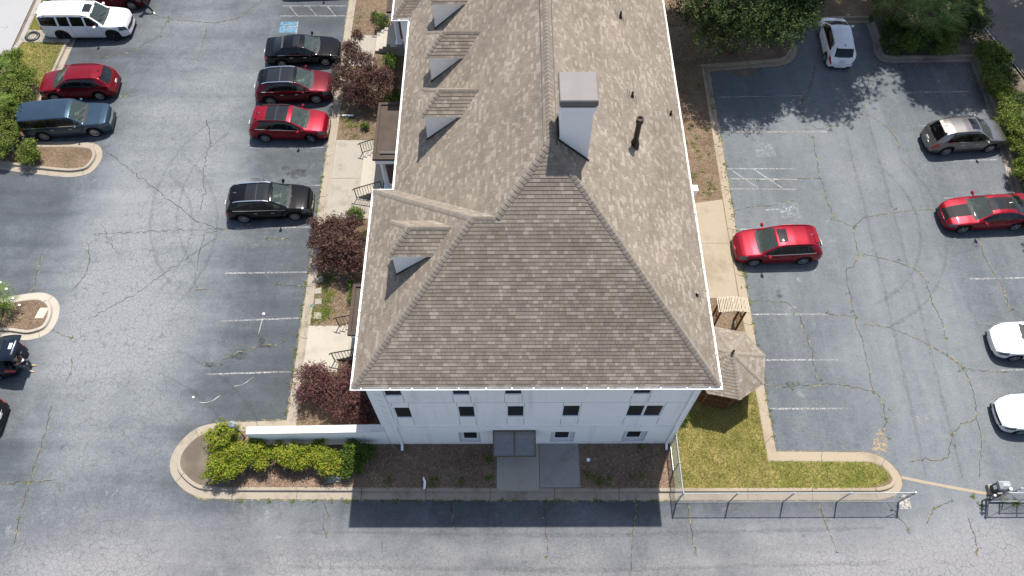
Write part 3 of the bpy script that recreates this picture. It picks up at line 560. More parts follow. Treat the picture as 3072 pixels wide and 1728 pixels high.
# roof deck under the shingles
def lift(p, dz): return (p[0], p[1], p[2]+dz)
FACES = {'front': [FL,FR,PK,WJ,WP], 'right': [FR,FR2,PK2,PK], 'main': [VM,WJ,PK,PK2,WJ2,VM2], 'wing': [FL,WP,BL], 'wingback': [BL,WP,WJ,VM], 'wing2': [BL2,FL2,WP2], 'wing2front': [FL2,VM2,WJ2,WP2], 'back': [FR2,BL2,WP2,WJ2,PK2]}
dk = MB()
for P in FACES.values():
    Q = [lift((x,y,z), .02) for x,y,z in P]; c = (Vector(Q[1])-Vector(Q[0])).cross(Vector(Q[2])-Vector(Q[0])); f = tuple(range(len(Q))); dk.add(Q, [f if c.z > 0 else f[::-1]])
bp(dk, 'roof_deck', A_['shingle'])
# shingles, one slab each
TABW = [.13,.18,.23,.30]; EXPO = .145
tabmesh = {}
def tab_me(w):
    if w not in tabmesh:
        h0, h1 = .024, .006
        V = [(0,0,h0),(w-.006,0,h0),(w-.006,EXPO+.02,h1),(0,EXPO+.02,h1),(0,0,0),(w-.006,0,0),(w-.006,EXPO+.02,0),(0,EXPO+.02,0)]
        tabmesh[w] = mesh('shingle', V, [(0,1,2,3),(0,4,5,1),(1,5,6,2),(3,7,4,0)], A_['shingle'])
    return tabmesh[w]
def clip(P, a, b, c):
    """keep a*x+b*y+c>=0"""
    R = []; n = len(P)
    for i in range(n):
        p, q = P[i], P[(i+1)%n]; dp = a*p[0]+b*p[1]+c; dq = a*q[0]+b*q[1]+c
        if dp >= 0: R.append(p)
        if dp*dq < 0: t = dp/(dp-dq); R.append((p[0]+(q[0]-p[0])*t, p[1]+(q[1]-p[1])*t))
    return R
def shingle_plane(corners, udir, stuff, singles=None, base=.022, seed=1, expo=EXPO, want=None):
    """corners: convex polygon (site metres), udir along the eave; adds clipped tabs to `stuff`, full ones near the camera to `singles`"""
    r = random.Random(seed); O = Vector(corners[0]); u = Vector(udir).normalized()
    n = (Vector(corners[1])-O).cross(Vector(corners[2])-O).normalized(); n = n if n.z > 0 else -n
    v = n.cross(u); 
    if v.z < 0: v = -v; 
    right = u.cross(v).dot(n) > 0
    P = [((Vector(c)-O).dot(u), (Vector(c)-O).dot(v)) for c in corners]
    area = sum(P[i][0]*P[(i+1)%len(P)][1]-P[(i+1)%len(P)][0]*P[i][1] for i in range(len(P)))
    if area < 0: P = P[::-1]
    E = []
    for i in range(len(P)):
        (x0,y0),(x1,y1) = P[i],P[(i+1)%len(P)]; a, b = -(y1-y0), (x1-x0); E.append((a, b, -(a*x0+b*y0)))
    vmin, vmax = min(p[1] for p in P), max(p[1] for p in P); k = 0; vv = vmin-.02
    while vv < vmax:
        row = [(p[0],p[1]) for p in P]
        row = clip(clip(row, 0, 1, -vv), 0, -1, vv+expo)
        if len(row) > 2:
            a = min(p[0] for p in row)-r.uniform(0,.3); b = max(p[0] for p in row)
            while a < b:
                w = r.choice(TABW); Q = [(a,vv),(a+w-.006,vv),(a+w-.006,vv+expo+.02),(a,vv+expo+.02)]; full = all(e[0]*q[0]+e[1]*q[1]+e[2] >= 0 for e in E for q in Q[:2])
                if singles is not None and full and (want is None or want(O+u*a+v*vv)):
                    singles.append((O+u*a+v*vv+n*base, u, v, n, w, right))
                else:
                    C = Q
                    for e in E:
                        C = clip(C, *e)
                        if len(C) < 3: break
                    if len(C) >= 3:
                        m = len(C); hh = [.024-(.018)*(q[1]-vv)/(expo+.02) for q in C]; lo = [O+u*q[0]+v*q[1]+n*base for q in C]; hi = [l+n*h for l, h in zip(lo, hh)]
                        f = tuple(range(m)); F = [f if right else f[::-1]]
                        for i in range(m):
                            j = (i+1)%m
                            if max(C[i][1], C[j][1]) < vv+expo*.9 or abs(C[i][0]-C[j][0]) < .01: F.append((i, i+m, j+m, j) if right else (j, j+m, i+m, i))
                        stuff.add(hi+lo, F)
                a += w
        vv += expo
    return stuff
def put_singles(S, parent, off=(-1,-11.15,0), most=300, cam=Vector((0,0,35))):
    S.sort(key=lambda s: (s[0]-cam).length); keep = S[:most]; rest = S[most:]
    for p, u, v, n, w, right in keep:
        o = bpy.data.objects.new('shingle', tab_me(w)); uu = u if right else u
        M = Matrix(((u.x,v.x,n.x,p.x+off[0]),(u.y,v.y,n.y,p.y+off[1]),(u.z,v.z,n.z,p.z+off[2]),(0,0,0,1))); o.matrix_local = M; link(o, parent)
    return rest
singles = []; ST_ = MB()
wf = lambda p: p.y < 15.0
zlow = [FL,FR,(XR-HWG,YF+HWG,ZW),WJ,WP]
shingle_plane([FL,FR,(XR-HWG,YF+HWG,ZW),WP], (1,0,0), ST_, singles, seed=1, want=lambda p: p.z > 9.9 and p.z < 12.2)
shingle_plane([WJ,(XR-HWG,YF+HWG,ZW),PK], (1,0,0), ST_, None, seed=2)
shingle_plane([FR,(XR-GI,38,ZG),(XRG,38,ZR),PK], (0,1,0), ST_, None, seed=3)
shingle_plane(FACES['main'], (0,1,0), ST_, None, seed=4); shingle_plane(FACES['wing'], (0,1,0), ST_, None, seed=5)
shingle_plane(FACES['wingback'], (1,0,0), ST_, None, seed=6); shingle_plane(FACES['wing2'], (0,1,0), ST_, None, seed=7); shingle_plane(FACES['wing2front'], (1,0,0), ST_, None, seed=8)
rest = put_singles(singles, BLD)
for p, u, v, n, w, right in rest:
    V = []; h0, h1 = .024, .006
    for a, b, h in ((0,0,h0),(w-.006,0,h0),(w-.006,EXPO+.02,h1),(0,EXPO+.02,h1),(0,0,0),(w-.006,0,0),(w-.006,EXPO+.02,0),(0,EXPO+.02,0)): V.append(p+u*a+v*b+n*h)
    ST_.add(V, [(0,1,2,3),(0,4,5,1),(1,5,6,2),(3,7,4,0)])
bp(ST_, 'shingle_courses', A_['shingle'])['kind'] = 'stuff'
# caps on hips and ridges
def caps(a, b, nA, nB, parent, off, step=.175, half=.17, lift0=.045, name='cap_shingle', stuff=None):
    a = Vector(a); b = Vector(b); h = (b-a).normalized(); L = (b-a).length; n = max(2, round(L/step)); st = L/n
    nA = Vector(nA).normalized(); nB = Vector(nB).normalized(); up = (nA+nB).normalized()
    dA = nA.cross(h); dA = dA if dA.dot(nB) < 0 else -dA; dB = nB.cross(h); dB = dB if dB.dot(nA) < 0 else -dB
    def secn(s, l): 
        c = h*s+up*l; return [c+dA*half-up*.0, c+dA*half*.45+nA*.012, c+up*.012, c+dB*half*.45+nB*.012, c+dB*half]
    lo, hi = secn(0, lift0+.022), secn(st+.03, lift0); V = lo+hi+[p-up*.03 for p in lo]; F = []
    for i in range(4):
        f = (i, i+1, i+6, i+5); c = (V[f[1]]-V[f[0]]).cross(V[f[2]]-V[f[0]]); F.append(f if c.dot(up) > 0 else f[::-1]); F.append((i, i+10, i+11, i+1))
    F.append((0,5,10)); F.append((4,14,9))
    me = mesh(name, V, F, A_['cap'])
    for k in range(n):
        p = a+h*(st*k); o = bpy.data.objects.new(name, me); o.location = p+Vector(off); link(o, parent)
OFF = (-1,-11.15,0)
nF=(0,-PI_,1); nR=(PI_,0,1); nL=(-PI_,0,1); nB_=(0,PI_,1)
caps(FR, PK, nF, nR, BLD, OFF); caps(FL, WP, nF, nL, BLD, OFF); caps(WJ, PK, nF, nL, BLD, OFF, .19); caps(WP, WJ, nF, nB_, BLD, OFF); caps(BL, WP, nL, nB_, BLD, OFF)
caps(PK, (XRG,35.2,ZR), nL, nR, BLD, OFF, .2, .2); caps(FL2, (XL+3.2,YF2+3.2,ZE+3.2*PI_), nF, nL, BLD, OFF)
# valley lines are woven; a thin dark line keeps the seam
for a, b in ((VM,WJ),(VM2,WJ2)): bp(MB().bar(Vector(a)+Vector((0,0,.055)), Vector(b)+Vector((0,0,.055)), .03, .012), 'valley_seam', A_['joint'])
for dx in (-.235,.235): bp(MB().bar((XRG+dx,PK[1]-.02,ZR-.235+.09),(XRG+dx,40,ZR-.235+.09), .03, .03), 'ridge_cable', A_['black'])
# dormers
def dormer(x0, y0, xe):
    """x0 front face, y0 near cheek, xe eave line of the slope it sits on"""
    W_ = 1.42; ZD = 11.3; base = ZE+PI_*(x0-xe)-.05; xt = xe+(ZD-ZE)/PI_; D = empty('dormer', (x0-1, y0-11.15, base), parent=BLD); off = (-x0, -y0, -base)
    def dp(b, name, m): o = b.build(name, m, D); o.location = off; return o
    zt = lambda x: ZE+PI_*(x-xe)-.1
    for y, s in ((y0, 1), (y0+W_, -1)):
        dp(MB().add([(x0,y,zt(x0)),(xt+.1,y,ZD),(x0,y,ZD),(x0,y+.08*s,zt(x0)),(xt+.1,y+.08*s,ZD),(x0,y+.08*s,ZD)],[(0,1,2),(5,4,3),(0,2,5,3),(2,1,4,5)]), 'cheek_wall', A_['stucco'])
        dp(MB().bar((x0-.04,y-.012*s,zt(x0)+.155),(xt+.02,y-.012*s,ZD+.02), .03, .075), 'flashing', A_['black'])
        dp(MB().box(x0-.10,xt-.02,min(y-.06*s,y+.02*s),max(y-.06*s,y+.02*s),ZD-.03,ZD+.07), 'eave_board', A_['trim'])
    dp(MB().box(x0,x0+.08,y0+.08,y0+W_-.08,base,ZD), 'front_wall', A_['stucco']); dp(MB().box(x0-.03,x0-.005,y0+.3,y0+W_-.3,base+.4,ZD-.2), 'window', A_['screen'])
    dp(MB().box(x0-.10,x0+.0,y0-.06,y0+W_+.06,ZD-.03,ZD+.068), 'eave_board', A_['trim'])
    hw = W_/2+.10; ym = y0+W_/2; ze = ZD+.06; zr = ze+hw*.93; xf = x0-.13; A1=(xf,ym-hw,ze); A2=(xf,ym+hw,ze); Pk=(xf+hw,ym,zr); xr = xe+(zr-ZE)/PI_+.05; xv = xe+(ze-ZE)/PI_+.05
    R_=(xr,ym,zr); V1=(xv,ym-hw,ze); V2=(xv,ym+hw,ze)
    deck = MB()
    for P in ([A1,V1,R_,Pk],[A2,Pk,R_,V2],[A1,Pk,A2]):
        c = (Vector(P[1])-Vector(P[0])).cross(Vector(P[2])-Vector(P[0])); f = tuple(range(len(P))); deck.add(P, [f if c.z > 0 else f[::-1]])
    dp(deck, 'roof_deck', A_['shingle']); s = MB()
    shingle_plane([A1,V1,R_,Pk],(1,0,0),s,None,.004,int(y0*7)); shingle_plane([V2,A2,Pk,R_],(1,0,0),s,None,.004,int(y0*9)); shingle_plane([A1,Pk,A2],(0,1,0),s,None,.004,int(y0*5))
    dp(s, 'shingle_courses', A_['shingle'])['kind'] = 'stuff'
    q=.93; caps(A1, Pk, (0,-q,1),(-q,0,1), D, off, .185, .13, .022); caps(A2, Pk, (0,q,1),(-q,0,1), D, off, .185, .13, .022); caps(Pk, R_, (0,-q,1),(0,q,1), D, off, .185, .13, .022)
for y in (21.76,25.22,28.70): dormer(-3.63, y, XM)
dormer(-4.47, 14.86, XL)
# chimney, flue, vents
CH = MB().box(1.74,2.84,17.70,18.86,12.8,15.95); c = bp(CH, 'chimney', A_['stucco'])
MB().box(1.70,2.88,17.66,18.90,15.95,16.06).build('cornice', A_['trim'], c); MB().box(1.66,2.92,17.62,18.94,16.06,16.20).build('cornice', A_['stucco'], c)
MB().bevbox(1.64,2.94,17.60,18.96,16.30,16.56,.03).build('lid', plain('chimney_lid', (.150,.138,.132), .6, .3, var=.07, vscale=2), c); MB().box(1.70,2.88,17.66,18.90,16.20,16.30).build('lid_skirt', A_['bronze'], c)
MB().box(1.66,2.92,17.605,17.63,16.31,16.50).build('lid_edge', A_['brown'], c)
zc = lambda x: ZE+PI_*(XR-x)
f = MB().add([(1.70,17.66,zc(1.70)-.02),(2.90,17.66,zc(2.9)-.02),(2.90,17.66,zc(2.9)+.16),(1.70,17.66,zc(1.70)+.16)],[(0,1,2,3)]).add([(1.70,17.66,zc(1.7)+.02),(1.70,18.9,zc(1.7)+.02),(1.70,18.9,zc(1.7)+.2),(1.70,17.66,zc(1.7)+.2)],[(3,2,1,0)]); f.build('flashing', A_['black'], c)
def vent(x, y, h, r, cap=False):
    z = zc(x); o = bp(MB().lathe([(0,z+h),(r,z+h),(r,z-.2)], 14, (x,y,0)), 'vent_pipe', A_['black'], smooth=False)
    MB().add([(x-.28*1,y-.24,z+.28*PI_+.05),(x+.28,y-.24,z-.28*PI_+.05),(x+.28,y+.24,z-.28*PI_+.05),(x-.28,y+.24,z+.28*PI_+.05)],[(0,1,2,3)]).build('flashing', A_['black'], o) if not cap else MB().lathe([(0,z+h+.02),(r*.82,z+h+.03),(r*.85,z+h+.1),(r*1.3,z+h+.1),(r*1.3,z+h-.12),(r,z+h-.14)], 18, (x,y,0)).build('rain_cap', A_['brown'], o)
    MB().lathe([(r*2.2,z-.02+0),(r*1.15,z+.12+r)], 14, (x,y,0)).build('collar', A_['black'], o) if not cap else None
    if cap: MB().lathe([(r*1.9,z-.25),(r*1.7,z+.12),(r*1.05,z+.42)], 16, (x,y,0)).build('collar', A_['black'], o)
vent(5.12,20.3,1.55,.115,True); vent(5.1,27.92,.42,.05); vent(5.28,23.16,.38,.045); vent(7.43,24.05,.36,.04); vent(7.45,14.47,.25,.045)
# front door under a curved canopy
DOOR = bp(MB().box(-.45,.72,WY+.05,WY+.09,.15,2.02), 'door', A_['pane_grey'])
MB().box(-.45,-.37,WY+.02,WY+.049,.15,2.02).box(.64,.72,WY+.02,WY+.049,.15,2.02).box(.10,.17,WY+.02,WY+.049,.15,2.02).box(-.45,.72,WY+.015,WY+.0195,1.94,2.02).build('door_frame', A_['trim'], DOOR)
CAN = empty('door_canopy', (0,0,0), parent=BLD); CAN.location = (-1,-11.15,0)
prof = [(WY-.005-1.08*t, 2.13-.02*t-.42*t*t) for t in [i/8 for i in range(9)]]
for i, (a, b) in enumerate(((-.80,.12),(.16,1.07))):
    V = [(x,y,z) for y,z in prof for x in (a,b)]; obj('canopy_panel', mesh('canopy_panel', V, [(2*k,2*k+1,2*k+3,2*k+2)[::-1] for k in range(8)], A_['pane_grey'], smooth=True), CAN)
for x in (-.82,.14,1.09): MB().tubepath([(x,y,z+.012) for y,z in prof], .028, 6).build('canopy_rib', A_['bronze'], CAN)
MB().bar((-.84,prof[-1][0],prof[-1][1]),(1.11,prof[-1][0],prof[-1][1]), .045).build('canopy_edge', A_['bronze'], CAN); MB().bar((-.84,prof[0][0]-.02,prof[0][1]+.02),(1.11,prof[0][0]-.02,prof[0][1]+.02), .05).build('canopy_edge', A_['bronze'], CAN)
# entrance porches on the left flank
def railing(pts, parent, h=.92, npk=8, posts=True):
    """pts: foot of the rail start and end (site metres)"""
    a, b = Vector(pts[0]), Vector(pts[1]); R = empty('railing', parent=parent); up = Vector((0,0,1))
    MB().bar(a+up*h, b+up*h, .05, .035).build('top_rail', A_['black'], R); MB().bar(a+up*.12, b+up*.12, .03, .03).build('bottom_rail', A_['black'], R)
    d = (b-a).normalized(); MB().bar(a+up*h-d*.0, a+up*(h-.08)-d*.16, .045, .035).build('top_rail', A_['black'], R)
    for p in (a, b): MB().bar(p, p+up*h, .045, .045).build('post', A_['black'], R)
    for i in range(1, npk+1):
        p = a.lerp(b, i/(npk+1)); MB().bar(p+up*.12, p+up*h, .022, .022).build('baluster', A_['black'], R)
    return R
def porch(y0, y1, xw, xc, zc_, ys0, ys1, col_y, rails=(1,1), zf=.82, xs=-8.75, xfl=-7.75, label=''):
    """platform, steps, columns and a flat canopy; xw wall, xc canopy edge"""
    R = empty('entrance_porch', (xc, y0, 0), parent=None); off = (-xc, -y0, 0); R.parent = BLD; R.location = (xc-1, y0-11.15, 0)
    def pp(b, name, m, smooth=False): o = b.build(name, m, R, smooth); o.location = off; return o
    pp(MB().box(xfl,xw-.01,ys0-.3,ys1+.25,.1,zf), 'platform', A_['conc_light']); pp(MB().box(xfl+.45,xw-.01,ys0-.25,ys1+.2,zf,zf+.012), 'brick_floor', A_['brick'])
    n = 4; dx = (xfl-xs)/n
    for i in range(n): pp(MB().bevbox(xs+i*dx,xfl-.001,ys0,ys1,.12+(zf-.15)*i/n,.15+(zf-.15)*(i+1)/(n+.6)+.02,.012), 'step', A_['conc_light'])
    can = pp(MB().box(xc,xw-.02,y0,y1,zc_-.06,zc_), 'canopy_roof', A_['brown']); m = .16
    pp(MB().box(xc,xc+m,y0,y1,zc_,zc_+.09).box(xc+m,xw-.02,y0,y0+m,zc_,zc_+.09).box(xc+m,xw-.02,y1-m,y1,zc_,zc_+.09), 'canopy_edge', A_['brown'])
    pp(MB().box(xc+.10,xw-.03,y0+.08,y1-.08,zc_-.42,zc_-.061), 'entablature', A_['trim'])
    for y in col_y:
        x = xc+.42; pp(MB().lathe([(0,zf+.10),(.2,zf+.10),(.165,zf+.16),(.145,zf+.2),(.15,zf+1.0),(.12,zc_-.5),(.17,zc_-.46),(.17,zc_-.421)], 20, (x,y,0)), 'column', A_['trim'], True); pp(MB().box(x-.22,x+.22,y-.22,y+.22,zf,zf+.1), 'column_base', A_['trim'])
    for k, y in zip(rails, (ys1+.04, ys0-.04)):
        if k: r = railing([(xs-.12,y,.15),(xfl+.45,y,zf)], R, .95, 9); r.location = off
    return R
porch(25.70,29.78,-4.95,-7.42,3.62,25.75,29.0,(25.98,29.4))
porch(15.36,18.12,-5.80,-7.70,3.42,15.55,17.45,(), xs=-8.85, xfl=-7.7)
porch(37.25,41.2,-5.80,-7.60,3.60,37.5,39.3,(37.55,40.9),(1,0), xs=-8.85, xfl=-7.75, zf=.95)
# slot drain on the porch roof and a low pier at the right side
bp(MB().box(-7.05,-5.4,26.1,26.28,3.66,3.70), 'roof_slot', A_['black'])
PIER = MB().box(7.7,10.60,25.62,25.95,.1,.95).build('low_stucco_wall', A_['stucco']); MB().bevbox(7.68,10.64,25.58,25.99,.95,1.03,.02).build('coping', A_['trim'], PIER); tag(PIER, 'short low white stucco wall sticking out from the building, beside side walk', 'low wall')
# garden wall left of the building
GWL = MB().add([(-12.2,11.10,0),(-5.80,11.16,0),(-5.80,11.48,0),(-12.2,11.42,0),(-12.2,11.10,1.86),(-5.80,11.16,1.98),(-5.80,11.48,1.98),(-12.2,11.42,1.86)],[(4,5,6,7),(0,1,5,4),(1,2,6,5),(2,3,7,6),(3,0,4,7)]).build('garden_wall', A_['stucco'])
tag(GWL, 'white stucco garden wall running left from the building corner behind yellow-green shrubs', 'wall')
MB().add([(-12.22,11.08,1.862),(-5.81,11.14,1.982),(-5.81,11.50,1.982),(-12.22,11.44,1.862),(-12.22,11.08,1.90),(-5.81,11.14,2.02),(-5.81,11.50,2.02),(-12.22,11.44,1.90)],[(4,5,6,7),(0,1,5,4),(1,2,6,5),(2,3,7,6),(3,0,4,7)]).build('coping', concrete('weathered_coping', (.52,.51,.50), (.27,.265,.26), .5, 1.6), GWL)
MB().box(-12.16,-12.0,11.13,11.30,1.905,1.93).build('wall_socket_plate', A_['reveal'], GWL)
# ---------------------------------------------------------------- vehicles
def paint_mat(name, c, metal=.35, rough=.28, flake=.0):
    m, t, out = nodes(name); N = NT(t); p = N.pos(); f = N.mr(N.noise(p, 1.7, 3), .3, .7, .93, 1.07); x = N.n('ShaderNodeVectorMath', operation='SCALE'); x.inputs[0].default_value = c; N.l(f, x.inputs['Scale'])
    N.bsdf(out, x.outputs[0], rough, .12, None, metal, .30, Coat_Roughness=.04); return m
def glass_mat(name, tint, clear, body):
    m, t, out = nodes(name); N = NT(t); g = N.n('ShaderNodeBsdfGlossy'); g.inputs['Roughness'].default_value = .03; d = N.n('ShaderNodeBsdfDiffuse'); d.inputs[0].default_value = (*body, 1)
    tr = N.n('ShaderNodeBsdfTransparent'); tr.inputs[0].default_value = (*tint, 1); m1 = N.n('ShaderNodeMixShader'); m1.inputs[0].default_value = clear; N.l(d.outputs[0], m1.inputs[1]); N.l(tr.outputs[0], m1.inputs[2])
    fr = N.n('ShaderNodeFresnel'); fr.inputs[0].default_value = 1.5; m2 = N.n('ShaderNodeMixShader'); N.l(fr.outputs[0], m2.inputs[0]); N.l(m1.outputs[0], m2.inputs[1]); N.l(g.outputs[0], m2.inputs[2]); N.l(m2.outputs[0], out.inputs[0]); return m
V_ = {'glass': glass_mat('windscreen_glass', (.62,.70,.66), .72, (.10,.135,.125)), 'tint': glass_mat('tinted_glass', (.3,.32,.31), .25, (.006,.007,.008)), 'roofglass': glass_mat('dark_roof_glass', (.2,.2,.2), .05, (.012,.014,.016)),
 'tyre': plain('tyre_rubber', (.013,.013,.013), .85, .2, var=.1), 'rim': plain('alloy_rim', (.55,.55,.56), .28, .5, metal=.85, var=.03), 'darkrim': plain('black_rim', (.03,.03,.032), .35, .5, metal=.3), 'chrome': plain('chrome_trim', (.75,.75,.76), .12, .5, metal=1, var=.02),
 'plastic': plain('black_plastic', (.018,.018,.019), .6, .3, var=.1), 'trimdark': plain('gloss_black_trim', (.010,.010,.011), .25, .5, var=.05), 'lamp': glass_mat('headlamp_lens', (.9,.9,.9), .10, (.10,.108,.12)), 'tail': plain('tail_lamp_red', (.34,.008,.012), .18, .5, var=.05, coat=.6),
 'seat': plain('seat_fabric', (.055,.054,.052), .9, .2), 'lightseat': plain('pale_seat', (.30,.28,.24), .85, .2), 'dash': plain('dashboard', (.035,.036,.037), .7, .3), 'plate': plain('number_plate', (.62,.64,.66), .5, .3, var=.15, vscale=40), 'stripe': plain('matt_black_stripe', (.012,.012,.013), .55, .12), 'under': plain('underbody', (.006,.006,.006), .95, .1)}
STYLE = {
 'suv': dict(top=[(0,.34),(.008,.46),(.03,.54),(.08,.585),(.16,.63),(.235,.662),(.265,.68),(.42,.955),(.5,.988),(.62,1.0),(.78,.985),(.875,.945),(.905,.87),(.955,.66),(.975,.58),(.99,.50),(1,.34)],
   belt=[(0,.33),(.03,.49),(.10,.545),(.25,.615),(.45,.625),(.7,.645),(.9,.67),(.96,.63),(.985,.5),(1,.33)], edge=[(0,.92),(.1,.86),(.25,.85),(.42,.72),(.6,.71),(.87,.69),(.955,.80),(1,.92)], xc=.262, xr=.425, g0=.885, g1=.958, s0=.29, s1=.875, pil=(.475,.665,.79), rake=.06),
 'sedan': dict(top=[(0,.36),(.008,.44),(.03,.52),(.1,.60),(.2,.655),(.275,.685),(.30,.70),(.445,.955),(.52,.995),(.6,1),(.68,.975),(.74,.92),(.86,.755),(.9,.742),(.965,.73),(.985,.67),(1,.42)],
   belt=[(0,.35),(.03,.48),(.1,.565),(.3,.65),(.6,.68),(.85,.705),(.96,.70),(.985,.6),(1,.4)], edge=[(0,.9),(.1,.86),(.29,.85),(.45,.68),(.6,.66),(.72,.66),(.86,.80),(1,.9)], xc=.295, xr=.45, g0=.715, g1=.862, s0=.325, s1=.80, pil=(.49,.665,.99), rake=-.06),
 'wagon': dict(top=[(0,.36),(.006,.5),(.02,.575),(.08,.605),(.2,.635),(.25,.645),(.27,.655),(.375,.95),(.42,.985),(.6,1),(.85,.985),(.955,.965),(.968,.93),(.985,.62),(.993,.52),(1,.34)],
   belt=[(0,.34),(.02,.54),(.25,.6),(.5,.615),(.95,.63),(.985,.58),(1,.34)], edge=[(0,.92),(.1,.88),(.26,.87),(.38,.80),(.6,.80),(.95,.80),(1,.9)], xc=.268, xr=.385, g0=.962, g1=.986, s0=.30, s1=.955, pil=(.46,.655,.82), rake=0),
 'big': dict(top=[(0,.32),(.006,.5),(.015,.56),(.06,.60),(.18,.632),(.235,.642),(.26,.655),(.355,.95),(.40,.985),(.6,1),(.85,.99),(.95,.97),(.965,.93),(.985,.62),(.993,.5),(1,.32)],
   belt=[(0,.31),(.015,.53),(.25,.605),(.5,.615),(.95,.63),(.985,.58),(1,.32)], edge=[(0,.94),(.1,.90),(.25,.88),(.36,.77),(.6,.76),(.95,.76),(1,.9)], xc=.258, xr=.362, g0=.958, g1=.986, s0=.285, s1=.95, pil=(.435,.60,.745), rake=0),
 'hatch': dict(top=[(0,.33),(.01,.43),(.05,.53),(.13,.6),(.19,.645),(.21,.66),(.40,.96),(.5,1),(.7,.985),(.87,.93),(.90,.88),(.965,.62),(.985,.5),(1,.33)],
   belt=[(0,.32),(.05,.49),(.2,.58),(.5,.61),(.8,.65),(.93,.66),(.985,.5),(1,.33)], edge=[(0,.9),(.1,.85),(.2,.85),(.4,.70),(.7,.68),(.87,.66),(.96,.8),(1,.9)], xc=.205, xr=.405, g0=.885, g1=.958, s0=.26, s1=.87, pil=(.45,.66,.99), rake=.05)}
PLAN = [(0,.64),(.01,.74),(.035,.86),(.08,.94),(.16,.985),(.3,1),(.8,1),(.9,.98),(.955,.93),(.985,.85),(1,.74)]
def smoothed(tab, x, k):
    xs, ys = zip(*tab); d = np.linspace(-.2, 1.2, 2801); y = np.interp(d, xs, ys); w = max(1, int(k/.0005)); ker = np.hanning(w+2); ker /= ker.sum()
    yp = np.pad(y, (w, w), 'edge'); s = np.convolve(yp, ker, 'same')[w:-w]; return np.interp(x, d, s)
wheel_cache = {}
def wheel_meshes(r, spokes, dark, style):
    key = (round(r,3), spokes, dark, style)
    if key in wheel_cache: return wheel_cache[key]
    w = .115; ri = r*.70
    ty = MB().lathe([(ri,-w*.9),(r*.93,-w),(r*.99,-w*.8),(r,-w*.4),(r,w*.4),(r*.99,w*.8),(r*.93,w),(ri+.01,w*.95),(ri-.01,w*.6)], 28, axis='Y').me('tyre', V_['tyre'], True)
    rm = MB(); rm.lathe([(ri,w*.96),(ri-.022,w*.9),(ri-.03,w*.3)], 28, axis='Y')
    for k in range(spokes):
        a = 2*math.pi*k/spokes; c, s = math.cos(a), math.sin(a); t = (-s, c); w0, w1 = (.030, .045) if spokes > 6 else (.05, .065); V = []
        for rr, ww, y in ((.04, w0, w*.80), (ri-.012, w1*.7, w*.88)):
            for sg in (-1, 1): V.append((c*rr+t[0]*ww*sg/1.4, y, s*rr+t[1]*ww*sg/1.4))
        for rr, ww, y in ((.04, w0, w*.45), (ri-.012, w1*.7, w*.5)):
            for sg in (-1, 1): V.append((c*rr+t[0]*ww*sg/1.4, y, s*rr+t[1]*ww*sg/1.4))
        rm.add(V, [(0,1,3,2)[::-1],(0,2,6,4),(1,5,7,3)])
    rm.lathe([(0,w*.86),(.05,w*.86),(.06,w*.7)], 12, axis='Y'); rme = rm.me('rim', V_['darkrim'] if dark else V_['rim'])
    bk = MB().lathe([(0,w*.28),(ri,w*.28)], 20, axis='Y').me('brake_disc', V_['under']); wheel_cache[key] = (ty, rme, bk); return wheel_cache[key]
